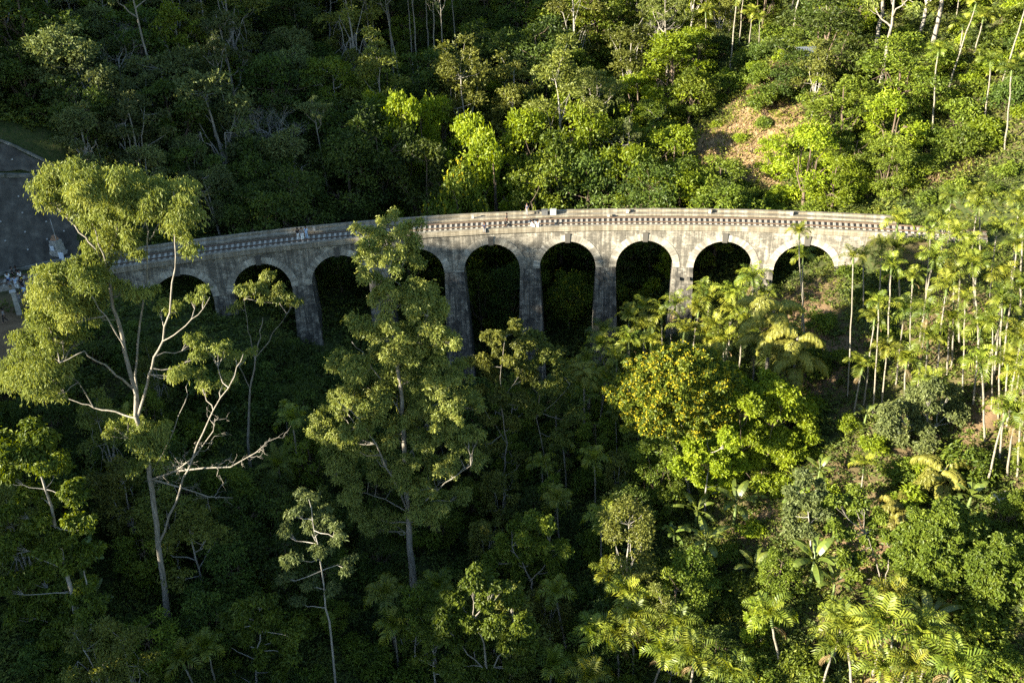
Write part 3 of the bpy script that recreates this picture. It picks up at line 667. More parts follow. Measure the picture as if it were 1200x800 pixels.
# ------------------------------------------------------------------ single trees drawn after the photograph, each at its own depth
def hero(name, label, base, stems, clumps, leaf='lf_euc', bark='bark_pale', L=.34, asp=.34, droop=.8, dens=150, depth=1.0, seed=1, dead=(), group=None, Y=None, flower=0, base_t=.55, up=.5, cat='tree', flat=.8, var_t=.11):
    r = np.random.RandomState(seed)
    g = ground(*base) if Y is None else at_y(*base, Y)
    if Y is not None: g[2] = float(T(g[0], g[1]))
    Yb = g[1]; mpp = Yb/ (F_PX*.93)
    def W3(px, py, dy=0.0): return at_y(px, py, Yb+dy)
    tb, cb, db = MB(), MB(), MB(); nodes_ = []
    for k, (pts, r0, r1) in enumerate(stems):
        Q = [W3(p[0], p[1], p[2] if len(p) > 2 else 0) for p in pts]
        if k == 0: Q[0] = g - [0, 0, .4]
        Q = np.array(Q)
        # densify with a gentle wobble
        t = np.linspace(0, len(Q)-1, (len(Q)-1)*3+1); i0 = np.minimum(t.astype(int), len(Q)-2); f = (t-i0)[:, None]; Z = Q[i0]*(1-f)+Q[i0+1]*f
        Z[1:-1] += r.normal(size=(len(Z)-2, 3))*.07
        rr = np.linspace(r0*.7, r1*.6, len(Z))
        if k == 0: rr = rr + .3*r0*np.exp(-np.arange(len(Z))/1.2)
        tube(tb, Z, rr, 8 if r0 > .12 else 5); nodes_ += list(Z[1:])
    ND = np.array(nodes_)
    for (px, py, rx, ry, *dy_) in clumps:
        sx, sy = rx*mpp, ry*mpp; n_sub = max(2, int(round(rx*ry/62.)))
        cen = W3(px, py, dy_[0] if dy_ else r.uniform(-1, 1)*depth*min(2.6, sx*1.2))
        hb = ND[np.argmin(np.linalg.norm((ND-cen)*[1, .6, 1], axis=1) + 2.5*np.maximum(0, ND[:, 2]-cen[2]))]
        lp = limb(tb, hb, cen - [0, 0, sy*.3], .05, .02, r, .12, 6, 4)
        bt = base_t + r.normal()*.08
        for q in range(n_sub):
            d = rdir(r, 1)[0]*(r.rand()**.4 if q else 0); c = cen + d*[sx*.86, sx*.9*depth, sy*.8]; s = min(sx, sy)*(.42+.4*r.rand()) if n_sub > 2 else min(sx, sy)*.8
            s = max(s, .5); limb(tb, lp[3], c, .03, .012, r, .0, 4, 3)
            nl = int(dens*s*s*4.0); tn = bt + r.normal()*var_t
            nl = int(nl*(.34/L)**2*(.75 if leaf == 'lf_euc' else 1)); clump(cb, r, c, (s, s, s*flat), nl, L, asp, droop, .7, up, tn, .16, .3)
            if flower:
                k2 = int(flower*s*s*4); dd = rdir(r, k2); dd[:, 2] = np.abs(dd[:, 2]); C = c + dd*[s, s, s*flat]*1.1
                for jj in range(4): leaves(cb, C + r.normal(size=(k2, 3))*.07, rdir(r, k2)*[1, 1, .4]+[0, 0, .6], rdir(r, k2)+[0, -.3, .6], .18, .14, r.rand(k2), mi=1)
    for pts in dead:
        Q = np.array([W3(*p) for p in pts]); tube(db, Q, np.linspace(.09, .025, len(Q)), 5)
        for j in range(1, len(Q)):
            for q in range(4):
                f_ = r.rand(); b_ = Q[j]*f_+Q[j-1]*(1-f_); e = b_ + unit(unit(Q[j]-Q[j-1])*.8+r.normal(size=3)*.6+[0, 0, .2])*(.7+1.3*r.rand()); pp = limb(db, b_, e, .028, .012, r, -.25, 6, 3, .5)
                for w_ in range(3): limb(db, pp[2+w_], pp[2+w_] + unit(e-b_+r.normal(size=3)*.9)*(.3+.5*r.rand()), .014, .006, r, 0, 4, 3, .5)
    e = empty(name, g); bpy.context.view_layer.update(); Mi = Matrix.Translation(-Vector(g))
    for nm, mbx, mats, sm in (('trunk', tb, M[bark], True), ('crown', cb, [M[leaf], M['flower']] if flower else M[leaf], False), ('dead_branches', db, M['bark_pale'], True)):
        if mbx.n:
            me = mbx.mesh(nm, mats, sm); me.transform(Mi); link(nm, me, e)
    tag(e, label, cat, group); OCC.append((g[0], g[1], 2.2)); return e
hero('eucalyptus_tree', 'very tall forked pale-trunked eucalyptus with golden leaf clouds rising past the viaduct on the left', (196, 730),
     [([(196, 730), (189, 660), (180, 590), (172, 540), (162, 487), (147, 410, .5), (134, 360, .8), (125, 319, 1), (112, 295, 1.2), (100, 277, 1.4), (82, 258, 1.6), (66, 243, 1.8)], .37, .05),
      ([(162, 487), (170, 460, -.4), (178, 430, -.8), (190, 400, -1.2), (202, 349, -1.6), (207, 298, -1.6), (204, 251, -1.6), (203, 225, -1.6)], .17, .04),
      ([(162, 487), (160, 440, 1.5), (163, 380, 2), (172, 325, 2.4), (175, 281, 2.6), (169, 251, 2.7), (160, 225, 2.8)], .14, .05),
      ([(125, 319, 1), (116, 285, .5), (110, 262, .2), (103, 225, 0)], .11, .04), ([(125, 319, 1), (132, 290, 1.5), (137, 262, 1.8), (140, 225, 2)], .1, .04),
      ([(190, 400, -1.2), (210, 388, -2), (232, 368, -2.4), (246, 348, -2.6)], .08, .03), ([(175, 281, 2.6), (186, 262, 2.2), (198, 240, 2)], .07, .03),
      ([(155, 455), (135, 440, -1), (115, 424, -1.8), (96, 412, -2.5), (70, 425, -3)], .13, .04), ([(160, 490), (135, 482, 1), (110, 478, 1.6), (90, 470, 2), (66, 462, 2.4)], .12, .04),
      ([(110, 478, 1.6), (96, 452, 1.4), (80, 440, 1.2)], .07, .03), ([(147, 410), (130, 380, -.6), (112, 350, -1), (90, 335, -1.4), (75, 322, -1.8)], .1, .03),
      ([(187, 635), (205, 590, -1), (216, 560, -1.8), (232, 520, -2.2), (250, 480, -2.6), (275, 440, -3), (285, 415, -3.2)], .15, .04), ([(175, 560), (196, 520, 1.5), (216, 470, 2.4), (222, 445, 2.8)], .1, .03)],
     [(75, 222, 30, 26), (58, 232, 17, 22), (98, 203, 34, 15), (100, 222, 28, 20), (125, 228, 30, 26), (143, 208, 22, 18), (138, 250, 26, 22), (168, 224, 24, 18), (196, 226, 26, 20), (214, 222, 20, 16), (210, 252, 22, 24), (222, 292, 14, 20), (205, 272, 18, 14),
      (132, 282, 28, 22), (118, 262, 22, 18), (150, 276, 16, 18), (64, 322, 24, 18), (90, 318, 30, 22), (112, 322, 24, 20), (70, 345, 30, 24), (102, 345, 26, 24), (55, 380, 30, 24), (85, 372, 24, 20), (38, 402, 30, 22), (60, 410, 30, 18), (28, 438, 26, 26), (52, 440, 30, 24), (78, 432, 22, 16), (62, 465, 22, 10),
      (145, 340, 24, 14), (178, 340, 24, 14), (188, 362, 16, 12), (206, 362, 12, 14), (240, 340, 18, 12), (228, 352, 14, 10), (104, 300, 18, 16), (228, 402, 22, 14), (252, 408, 22, 14), (214, 438, 20, 15), (236, 446, 18, 14), (262, 440, 18, 14), (284, 418, 20, 10),
      (140, 502, 20, 13), (165, 495, 22, 14), (186, 508, 20, 18), (172, 526, 24, 20), (165, 545, 18, 14), (188, 545, 14, 14), (206, 440, 14, 12), (88, 240, 24, 18), (110, 245, 24, 18), (152, 236, 22, 18), (182, 240, 20, 18), (160, 255, 20, 16), (196, 250, 16, 18), (100, 330, 24, 20), (70, 388, 26, 18), (42, 420, 28, 18), (110, 368, 18, 14), (128, 305, 18, 14), (160, 300, 14, 12), (70, 452, 24, 12), (92, 395, 20, 14), (160, 512, 20, 14), (230, 418, 18, 12)],
     dens=100, seed=4, L=.29, asp=.3, depth=1.2,
     dead=[((176, 562), (205, 552, -.8), (228, 535, -1.4), (250, 505, -1.8), (252, 490, -2)), ((205, 552, -.8), (240, 548, -1.5), (270, 547, -2), (300, 530, -2.4), (314, 517, -2.6)), ((180, 562), (215, 572, .8), (245, 582, 1.2), (273, 583, 1.6))])
hero('eucalyptus_tree', 'eucalyptus with an umbrella of leaves in front of the two leftmost arches', (292, 545),
     [([(292, 545), (291, 500), (293, 455), (299, 420), (305, 395), (308, 372)], .2, .05), ([(299, 420), (312, 405), (322, 388), (336, 368)], .08, .03), ([(299, 420), (292, 395), (289, 372), (286, 350)], .08, .03), ([(293, 455), (280, 430), (268, 415)], .07, .03)],
     [(288, 345, 20, 14), (306, 335, 22, 13), (325, 346, 20, 12), (342, 354, 16, 10), (280, 358, 14, 9), (310, 352, 20, 10), (258, 412, 20, 12), (280, 424, 16, 10)], seed=6, Y=82, L=.42)
def dome(cx, cy, rx, ry, n, c, mpp=.075):
    o = []
    for i in range(n):
        q = math.sqrt((i+.5)/n); a = i*2.39996; o.append((cx+rx*q*math.cos(a), cy+ry*q*math.sin(a), c*_r.uniform(.8, 1.25), c*.85, -math.sqrt(max(0, 1-q*q))*rx*mpp*.85 + _r.normal()*.25))
    return o
_r = np.random.RandomState(71)
mid_cl = []
_r = np.random.RandomState(17)
for y in range(330, 625, 15):
    hw = np.interp(y, [330, 350, 400, 450, 500, 550, 590, 620], [38, 52, 68, 84, 96, 84, 62, 50])
    for k in range(max(3, int(hw/10))): mid_cl.append((462 + (y-330)*.04 + _r.uniform(-1, 1)*hw, y+_r.uniform(-8, 8), _r.uniform(15, 24), _r.uniform(11, 17)))
mid_cl += [(452, 262, 26, 13), (432, 272, 20, 13), (474, 268, 22, 13), (455, 282, 34, 14), (430, 292, 20, 12), (482, 288, 16, 14), (468, 302, 26, 12), (445, 305, 22, 10), (484, 306, 12, 12), (425, 300, 12, 10)]
hero('eucalyptus_tree', 'tall dense tree with a domed sunlit top rising in front of the fourth arch', (485, 692),
     [([(485, 692), (481, 640), (478, 600), (474, 540), (472, 490), (466, 430, .6), (462, 380, 1), (456, 330, 1), (453, 290, 1), (452, 268, 1)], .48, .06),
      ([(456, 330, 1), (444, 310, .5), (434, 290, 0)], .08, .03), ([(456, 335, 1), (470, 312, 1.5), (482, 288, 2)], .08, .03), ([(478, 600), (460, 560, -1), (440, 520, -2), (420, 490, -3), (395, 470, -3.4)], .15, .04),
      ([(479, 610), (505, 580, -1.5), (530, 560, -2.5), (552, 545, -3)], .13, .04), ([(474, 540), (500, 500, 1.5), (520, 460, 2), (535, 440, 2.4)], .12, .04), ([(472, 490), (450, 450, 1), (430, 420, 1.5), (412, 400, 2)], .11, .04), ([(466, 430), (488, 400, -1), (502, 370, -1.5)], .09, .03),
      ([(478, 600), (450, 585, 1), (420, 575, 1.5), (395, 560, 2)], .1, .03)],
     mid_cl, leaf='lf_euc', dens=135, seed=9, L=.29, asp=.4, droop=.4, depth=1.5, base_t=.62, flat=.95)
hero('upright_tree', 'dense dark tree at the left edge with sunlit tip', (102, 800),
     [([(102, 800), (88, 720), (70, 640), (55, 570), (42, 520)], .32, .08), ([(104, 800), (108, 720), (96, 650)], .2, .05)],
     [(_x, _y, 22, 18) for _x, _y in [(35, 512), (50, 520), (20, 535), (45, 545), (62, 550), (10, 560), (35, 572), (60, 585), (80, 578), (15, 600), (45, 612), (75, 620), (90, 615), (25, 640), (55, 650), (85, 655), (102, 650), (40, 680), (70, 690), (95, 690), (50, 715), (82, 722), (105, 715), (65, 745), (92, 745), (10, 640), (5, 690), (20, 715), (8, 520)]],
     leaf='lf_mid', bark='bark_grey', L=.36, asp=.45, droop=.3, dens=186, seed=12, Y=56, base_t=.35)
hero('open_tree', 'feathery grey-green tree on a slim pale trunk right of the tall eucalyptus foot', (392, 800),
     [([(392, 800), (385, 730), (377, 670), (368, 620), (362, 585)], .14, .04)],
     [(_x, _y, 20, 13) for _x, _y in [(362, 582), (345, 600), (380, 600), (335, 625), (365, 622), (398, 628), (342, 652), (375, 650), (405, 658), (330, 680), (360, 685), (392, 690), (350, 705)]],
     leaf='lf_grey', bark='bark_grey', L=.34, asp=.3, droop=.4, dens=131, seed=13, Y=57, flat=.55, base_t=.35)
hero('open_tree', 'slender white-trunked tree with loose leaves before the fifth arch', (592, 605),
     [([(592, 605), (590, 560), (594, 520), (586, 470), (588, 430), (592, 395)], .15, .04), ([(594, 520), (575, 490), (562, 470)], .06, .02), ([(586, 470), (610, 440), (618, 415)], .06, .02)],
     [(_x, _y, 18, 13) for _x, _y in [(575, 395), (598, 388), (612, 400), (585, 410), (560, 425), (600, 425), (578, 440), (618, 440), (560, 460), (592, 465), (615, 470), (570, 490), (602, 500), (585, 525), (612, 540), (560, 520)]],
     leaf='lf_olive', L=.36, asp=.45, droop=.3, dens=162, seed=14, base_t=.4)
hero('open_tree', 'leaning slim tree with pale stem in front of the sixth pier', (648, 590),
     [([(648, 590), (640, 540), (628, 490), (636, 445), (632, 405)], .12, .04), ([(628, 490), (650, 470), (668, 450)], .05, .02)],
     [(_x, _y, 17, 13) for _x, _y in [(632, 395), (618, 405), (645, 410), (630, 425), (655, 430), (640, 448), (622, 450), (665, 455), (650, 475), (630, 480), (672, 490), (655, 510), (638, 520), (660, 545)]],
     leaf='lf_olive', L=.36, asp=.45, droop=.3, dens=162, seed=15, base_t=.35)
hero('broadleaf_tree', 'bright leafy tree with pale forked branches low in the middle of the valley', (628, 728),
     [([(628, 728), (626, 700), (622, 680), (612, 660), (600, 640)], .2, .06), ([(622, 680), (640, 660), (655, 645)], .1, .03)],
     [(_x, _y, 18, 14) for _x, _y in [(600, 618), (620, 612), (640, 622), (590, 635), (612, 632), (635, 640), (655, 640), (598, 652), (622, 655), (645, 660), (578, 660), (605, 670), (630, 675), (570, 655), (655, 665)]],
     leaf='lf_mid', bark='bark_pale', L=.34, asp=.55, droop=.2, dens=217, seed=16, base_t=.6)
hero('broadleaf_tree', 'large rounded shaded tree at the bottom of the photo left of centre', (575, 830),
     [([(575, 830), (572, 790), (566, 755), (555, 725)], .22, .06), ([(572, 790), (590, 760), (605, 740)], .12, .04), ([(572, 790), (548, 765), (532, 745)], .12, .04)],
     [(_x, _y, 22, 16) for _x, _y in [(555, 682), (580, 688), (535, 700), (565, 706), (598, 705), (520, 722), (548, 728), (580, 730), (612, 728), (522, 748), (555, 752), (590, 755), (618, 752), (530, 778), (565, 780), (600, 780), (625, 775), (540, 800), (580, 802)]],
     leaf='lf_mid', bark='bark_pale', L=.34, asp=.5, droop=.3, dens=193, seed=18, Y=56, base_t=.4)
cas = [(745, 430, 22, 20), (770, 415, 24, 16), (800, 408, 26, 14), (828, 412, 24, 15), (852, 424, 22, 16), (735, 455, 20, 20), (762, 440, 26, 20), (795, 432, 28, 20), (828, 438, 26, 20), (860, 446, 20, 18), (728, 480, 18, 18), (755, 470, 26, 20), (788, 462, 28, 20), (820, 466, 28, 20), (740, 505, 22, 16), (772, 496, 24, 18), (800, 492, 24, 16), (722, 500, 14, 12), (785, 515, 18, 12), (850, 470, 18, 16)]
hero('flowering_tree', 'broad domed tree covered in small yellow blossom at the centre right', (806, 610),
     [([(806, 610), (806, 570), (802, 530), (798, 490)], .28, .1), ([(804, 545), (775, 500), (755, 470)], .12, .04), ([(804, 545), (830, 490), (840, 450)], .12, .04)],
     dome(795, 462, 76, 56, 95, 13), leaf='lf_mid', bark='bark_grey', L=.34, asp=.5, droop=.1, dens=130, seed=19, Y=77, flower=7, up=.7, base_t=.5, var_t=.05)
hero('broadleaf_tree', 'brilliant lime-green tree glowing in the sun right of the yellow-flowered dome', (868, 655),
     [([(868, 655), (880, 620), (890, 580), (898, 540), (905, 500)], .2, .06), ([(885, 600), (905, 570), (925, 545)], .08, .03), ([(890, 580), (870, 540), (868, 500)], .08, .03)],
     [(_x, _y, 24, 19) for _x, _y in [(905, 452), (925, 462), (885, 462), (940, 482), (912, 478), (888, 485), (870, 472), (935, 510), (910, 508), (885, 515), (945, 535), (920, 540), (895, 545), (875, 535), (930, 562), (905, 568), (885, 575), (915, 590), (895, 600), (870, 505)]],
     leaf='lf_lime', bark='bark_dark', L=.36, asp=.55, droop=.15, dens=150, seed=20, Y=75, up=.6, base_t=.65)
hero('broadleaf_tree', 'fresh green leafy tree under the yellow-blossomed dome', (825, 625),
     [([(825, 625), (826, 590), (828, 560), (830, 530)], .18, .06)],
     [(_x, _y, 20, 15) for _x, _y in [(830, 505), (850, 515), (810, 520), (838, 530), (862, 538), (815, 540), (842, 552), (820, 560), (860, 560), (800, 545), (838, 572)]],
     leaf='lf_lime', bark='bark_grey', L=.36, asp=.55, droop=.15, dens=186, seed=22, Y=74, up=.6, base_t=.5)
hero('broadleaf_tree', 'big glossy dark green dome at the right edge of the photo', (1105, 790),
     [([(1105, 790), (1104, 745), (1104, 700), (1104, 660)], .3, .1), ([(1104, 730), (1070, 690), (1060, 660)], .12, .04), ([(1104, 730), (1135, 690), (1145, 660)], .12, .04)],
     [(_x, _y, 24, 20) for _x, _y in [(1105, 600), (1085, 608), (1128, 610), (1068, 628), (1100, 622), (1132, 632), (1150, 640), (1058, 655), (1085, 648), (1115, 650), (1142, 660), (1062, 682), (1090, 678), (1120, 680), (1075, 705), (1105, 708), (1130, 712)][:0]] + dome(1105, 650, 58, 58, 80, 14, .062),
     leaf='lf_mid', bark='bark_dark', L=.32, asp=.55, droop=.2, dens=150, seed=23, Y=58, up=.6, base_t=.55, var_t=.03)
hero('broadleaf_tree', 'rounded green tree cut by the right edge beside the glossy dome', (1175, 800),
     [([(1178, 800), (1176, 760), (1172, 720), (1170, 680)], .2, .08)],
     [(_x, _y, 22, 19) for _x, _y in [(1170, 632), (1192, 640), (1150, 652), (1180, 662), (1200, 668), (1152, 682), (1175, 690), (1198, 700), (1160, 712), (1185, 722), (1168, 738), (1215, 690), (1215, 650)]] + dome(1178, 685, 44, 54, 60, 14, .062),
     leaf='lf_mid', bark='bark_grey', L=.32, asp=.55, droop=.2, dens=150, seed=24, Y=56, up=.6, base_t=.55, var_t=.03)
hero('broadleaf_tree', 'grey-green soft-crowned tree among the palm trunks on the right slope', (1090, 590),
     [([(1090, 590), (1090, 560), (1092, 530), (1094, 500)], .2, .07)],
     [(_x, _y, 20, 15) for _x, _y in [(1090, 452), (1072, 462), (1110, 460), (1058, 478), (1085, 475), (1112, 480), (1130, 485), (1048, 498), (1075, 498), (1102, 500), (1128, 508), (1058, 518), (1088, 522), (1115, 528), (1068, 540), (1098, 545), (1045, 480)]],
     leaf='lf_grey', bark='bark_grey', L=.34, asp=.5, droop=.2, dens=186, seed=25, Y=72, base_t=.6)
hero('broadleaf_tree', 'small leafy tree with crossing bare stems in front of the glossy dome', (1032, 690),
     [([(1032, 690), (1030, 670), (1024, 650), (1015, 625)], .12, .04), ([(1034, 690), (1040, 665), (1042, 640)], .1, .03)],
     [(_x, _y, 16, 12) for _x, _y in [(1000, 575), (985, 588), (1012, 590), (1000, 605), (978, 612), (1020, 612), (1035, 605), (992, 628), (1015, 632), (1040, 628), (988, 650), (1008, 655), (1040, 652), (1000, 672)]],
     leaf='lf_mid', bark='bark_pale', L=.34, asp=.55, droop=.2, dens=186, seed=26, base_t=.65)
hero('broadleaf_tree', 'small dark tree on the shaded slope below the lime-green tree', (950, 655),
     [([(950, 655), (950, 630), (948, 605), (945, 580)], .13, .05)],
     [(_x, _y, 18, 14) for _x, _y in [(945, 562), (925, 575), (962, 575), (942, 588), (925, 600), (960, 602), (945, 618), (928, 625)]],
     leaf='lf_grey', L=.34, bark='bark_grey', asp=.5, droop=.2, dens=186, seed=27, base_t=.4)
hero('broadleaf_tree', 'compact bright green tree at the bottom right beside the lit palms', (893, 815),
     [([(893, 815), (893, 790), (893, 765), (892, 740)], .13, .06)],
     [(_x, _y, 15, 14) for _x, _y in [(890, 712), (905, 722), (878, 725), (892, 735), (908, 742), (876, 745), (895, 755), (882, 765), (908, 762), (895, 778)]],
     leaf='lf_lime', L=.28, bark='bark_grey', asp=.6, droop=.1, dens=190, seed=28, Y=57, base_t=.4)
hero('broadleaf_tree', 'low bushy green tree at the bottom left under the tall eucalyptus', (300, 830),
     [([(300, 830), (300, 800), (302, 760), (305, 730)], .16, .06)],
     [(_x, _y, 20, 15) for _x, _y in [(305, 702), (285, 712), (322, 715), (270, 730), (300, 730), (330, 738), (260, 752), (288, 752), (315, 758), (340, 762), (265, 778), (300, 780), (330, 785), (345, 742)]],
     leaf='lf_mid', bark='bark_grey', L=.34, asp=.5, droop=.2, dens=186, seed=29, Y=57, base_t=.35)
# ------------------------------------------------------------------ palms
def palm_px(px, ptop, pbase=None, Y=None, var=None, kind='areca', sc=None, label=None, H=None):
    """a palm whose crown centre is seen at this photo point, standing on the ground at pbase, at distance Y or with stem height H"""
    if H is not None:
        Ys = np.linspace(118, 44, 900); r_ = ray(px, ptop); P = np.array([0, 0, CAM_H]) + r_*(Ys[:, None]/r_[1]); hh = P[:, 2]-T(P[:, 0], P[:, 1])
        i = int(np.argmax(hh > H)); g = P[i].copy(); g[2] = float(T(g[0], g[1]))
    elif Y is None: g = ground(px, pbase)
    else: g = at_y(px, ptop, Y); g[2] = float(T(g[0], g[1]))
    top = at_y(px, ptop, g[1]); hgt = max(2.2, top[2]-g[2])
    st_ = STEMH[kind]; v = R0.randint(len(st_)) if var is None else var
    if kind == 'areca' and var is None: v = int(np.argsort(np.abs(np.array(st_)+1-hgt) + R0.rand(8)*2.0)[0])
    s = (R0.uniform(.95, 1.18) if sc is None else sc)
    stem = (hgt/s - (1.0 if kind == 'areca' else 0))/st_[v]
    tilt = None
    if kind == 'areca': tv = top-g; tilt = (tv[0]*.75 + R0.normal()*.35, tv[1] + R0.normal()*.3, hgt)
    return plant(kind, g[0], g[1], s, v, None, g[2]-.15, label, occ=.7, stem=max(stem, .12), tilt=tilt)
right = [(943, 272, 405), (939, 300, 398), (993, 298, 470), (1040, 262, 345), (1055, 285, 350), (1022, 352, 490), (1012, 368, 475), (1085, 270, 345), (1125, 300, 405), (1160, 262, 350), (1075, 360, 460), (1095, 330, 455), (1110, 372, 440),
         (1140, 382, 475), (1170, 345, 490), (1190, 330, 470), (1192, 440, 560), (1060, 420, 478), (1180, 482, 560), (1150, 312, 440), (1100, 252, 330), (1065, 322, 430), (1128, 345, 465), (1155, 420, 520), (1200, 395, 520), (1040, 312, 420),
         (1085, 395, 470), (1118, 268, 370), (1175, 290, 430), (1195, 262, 380), (1145, 285, 385), (1210, 470, 580), (1033, 405, 480), (1115, 322, 430), (1180, 395, 500), (1078, 300, 400), (1162, 375, 480), (1205, 340, 470), (1050, 360, 450), (1136, 240, 330), (1012, 300, 365), (1000, 430, 490)]
right += [(1108, 230, 320), (1150, 225, 320), (1185, 230, 330), (1165, 320, 440), (1148, 348, 470), (1205, 300, 440), (1030, 285, 360), (1085, 440, 520), (1172, 425, 540), (1200, 520, 620), (1155, 480, 575)]
for a in right: palm_px(*a, sc=R0.uniform(.75, 1.08))
midp = [(670, 432, 97), (690, 418, 98), (715, 388, 99), (738, 372, 100), (760, 366, 99), (788, 352, 100), (815, 338, 100), (838, 348, 98), (855, 364, 96), (872, 328, 99), (892, 322, 97), (800, 388, 95), (826, 398, 93), (852, 398, 92), (770, 400, 95), (742, 402, 95), (702, 446, 93), (682, 462, 92), (872, 380, 92), (888, 405, 90), (722, 422, 93), (812, 362, 97), (755, 388, 97), (690, 440, 94), (860, 345, 97), (780, 372, 98), (835, 375, 95), (895, 345, 97), (722, 402, 96), (655, 455, 92), (845, 420, 88), (705, 405, 98)]
for px, py, Y in midp: palm_px(px, py, Y=Y)
low = [(655, 580, 8, None), (705, 602, 8, None), (740, 690, 7, None), (712, 668, 7, None), (745, 722, 7, None), (455, 692, 8, None), (505, 690, 6, None), (685, 790, 6, 1.1), (812, 766, 6, 1.2), (1040, 716, 7, 1.45), (1012, 745, 6, 1.2), (1066, 752, 6, 1.2), (1114, 772, 6, 1.25), (1094, 738, 6, 1.0), (925, 722, 6, 1.15),
       (664, 690, 8, None), (728, 745, 6, None), (690, 738, 7, None), (790, 735, 6, None), (765, 760, 6, None), (640, 770, 6, None), (850, 790, 5, 1.1), (985, 722, 5, 1.1), (340, 490, 9, None), (220, 770, 5, 1.0), (240, 752, 5, .9), (460, 730, 6, None), (665, 520, 9, None), (700, 530, 9, None), (640, 545, 8, None), (1015, 545, 4, .8), (972, 757, 5, 1.0), (1060, 700, 6, 1.1), (1030, 780, 5, 1.1), (1085, 790, 5, 1.1)]
for px, py, H, sc in low: palm_px(px, py, H=H, sc=sc)
palm_px(908, 358, Y=84, kind='fishtail', var=0, sc=1.3, label='tall palm with tiers of drooping tassel-like fronds left of the lit palm slope')
palm_px(936, 392, Y=81, kind='fishtail', var=0, sc=1.1, label='drooping tassel-fronded palm just right of the taller one')
palm_px(1112, 548, Y=66, kind='fishtail', var=1, sc=1.1, label='straw-green drooping palm above the big glossy dome tree')
palm_px(1060, 590, Y=64, kind='fishtail', var=1, sc=.85, label='short drooping palm at the left side of the glossy dome tree')
palm_px(686, 430, Y=90, kind='fishtail', var=1, sc=.7, label='small drooping palm among areca palms under the seventh arch')
palm_px(385, 350, Y=121, kind='feather', var=1, sc=1.0, label='dark feathery palm seen through the third arch')
palm_px(325, 545, Y=78, kind='feather', var=0, sc=.8, label='dark feathery palm in the shade right of the tall eucalyptus')
palm_px(145, 500, Y=76, kind='feather', var=0, sc=.8, label='dim feathery palm behind the tall eucalyptus trunk')
for px, py, sc, lb in [(880, 690, 1.0, 'banana plant with upright pale leaves on the shaded slope'), (948, 690, 1.25, 'large banana plant with arching leaves above the bottom right palms'), (975, 705, .8, 'small banana plant beside the large arching one'), (815, 622, 1.0, 'banana plant with tattered leaves under the yellow-blossomed dome'), (790, 640, .9, 'dim banana plant left of the tattered one'), (1012, 500, .8, 'young banana plant on the bare red soil')]:
    g = ground(px, py); plant('banana', g[0], g[1], sc, label=lb, occ=1.0)
# ------------------------------------------------------------------ named trees behind the viaduct
def behind(kind, px, ptop, Y, sc=None, var=None, label=None):
    p = at_y(px, ptop, Y); z = float(T(p[0], p[1])); h = p[2]-z; i = R0.randint(len(PR[kind])) if var is None else var
    s = h/PR[kind][i]['h'] if sc is None else sc
    return plant(kind, p[0], p[1], s if sc is None else sc, i, label=label, hscale=max(.8, (h/PR[kind][i]['h'])/s) if sc is not None else 1.0)
behind('round_mid', 657, 148, 130, 1.45, 0, 'large round sunlit tree just behind the parapet right of mid-span')
behind('round_mid', 620, 178, 126, 1.0, 1); behind('round_dark', 690, 180, 128, 1.0, 2)
behind('euc', 708, 82, 150, .85, 0, 'pale forked tree with a round airy crown behind the seventh arch')
behind('tall_olive', 600, 98, 150, 1.15, 0, 'tall sunlit olive tree standing out against the dark gully above mid-span')
for px, pt, Y, sc_, k_ in [(436, 102, 146, .85, 0), (468, 104, 140, .9, 1), (492, 112, 143, .8, 0), (548, 130, 138, 1.1, 1), (516, 108, 148, .8, 1), (575, 150, 130, 1.2, 0), (618, 122, 140, 1.3, 1), (690, 120, 136, 1.3, 0), (735, 165, 128, 1.2, 1), (665, 110, 150, 1.2, 0)]: behind('round_lime', px, pt, Y, sc_, k_)
behind('round_mid', 650, 42, 182, 1.3, 2, 'round sunlit tree top high in the dark central gully')
behind('cassia', 530, 200, 124, 1.15, 0, 'yellow-flowered dark tree just behind the parapet above the fourth arch')
behind('cassia', 668, 318, 116, .65, 0, 'small yellow-flowered tree seen through the sixth arch')
behind('round_dark', 440, 130, 136, 1.2, 1); behind('round_dark', 490, 158, 132, 1.1, 0); behind('round_dark', 400, 160, 132, 1.1, 2)
behind('round_dark', 962, 82, 140, 1.35, 2, 'largest dark green rounded tree on the sunlit right hillside')
behind('round_mid', 985, 178, 124, 1.15, 1, 'rounded olive-lit tree just behind the right end of the parapet')
behind('round_lime', 912, 182, 125, .9, 0); behind('round_mid', 850, 185, 124, .9, 2); behind('round_mid', 800, 175, 128, 1.1, 0); behind('round_mid', 1050, 150, 126, 1.1, 2); behind('round_dark', 935, 112, 140, .9, 0)
behind('euc', 1035, 5, 146, 1.15, 2, 'tallest grey-green eucalyptus with pale trunk on the right hillside')
behind('euc', 1105, -20, 140, 1.25, 1, 'tall pale-trunked eucalyptus near the upper right corner')
behind('euc', 785, 40, 165, .95, 0); behind('open', 765, 130, 146, 1.0, 0); behind('euc', 735, -10, 190, 1.1, 2)
behind('pole', 936, -20, 160, 1.2, 0, 'straight brown-trunked tall tree beside the hillside hut')
for px, pt, Y in [(1150, -40, 150), (1170, -35, 147), (1190, -40, 152), (1130, -30, 158), (1075, -30, 170), (1205, -30, 146)]: behind('pole', px, pt, Y, 1.15)
for px, pt, Y in [(408, -60, 178), (420, -50, 172), (432, -55, 180), (445, -62, 175), (458, -50, 170), (470, -58, 178), (480, -48, 172), (492, -52, 181), (504, -60, 174), (516, -45, 170), (400, -40, 184), (530, -40, 182), (452, -45, 186), (486, -35, 190)]: behind('pole', px, pt, Y, 1.0)
behind('euc', 264, 40, 148, 1.0, 2, 'grey eucalyptus with a long bare trunk on the shaded left hillside')
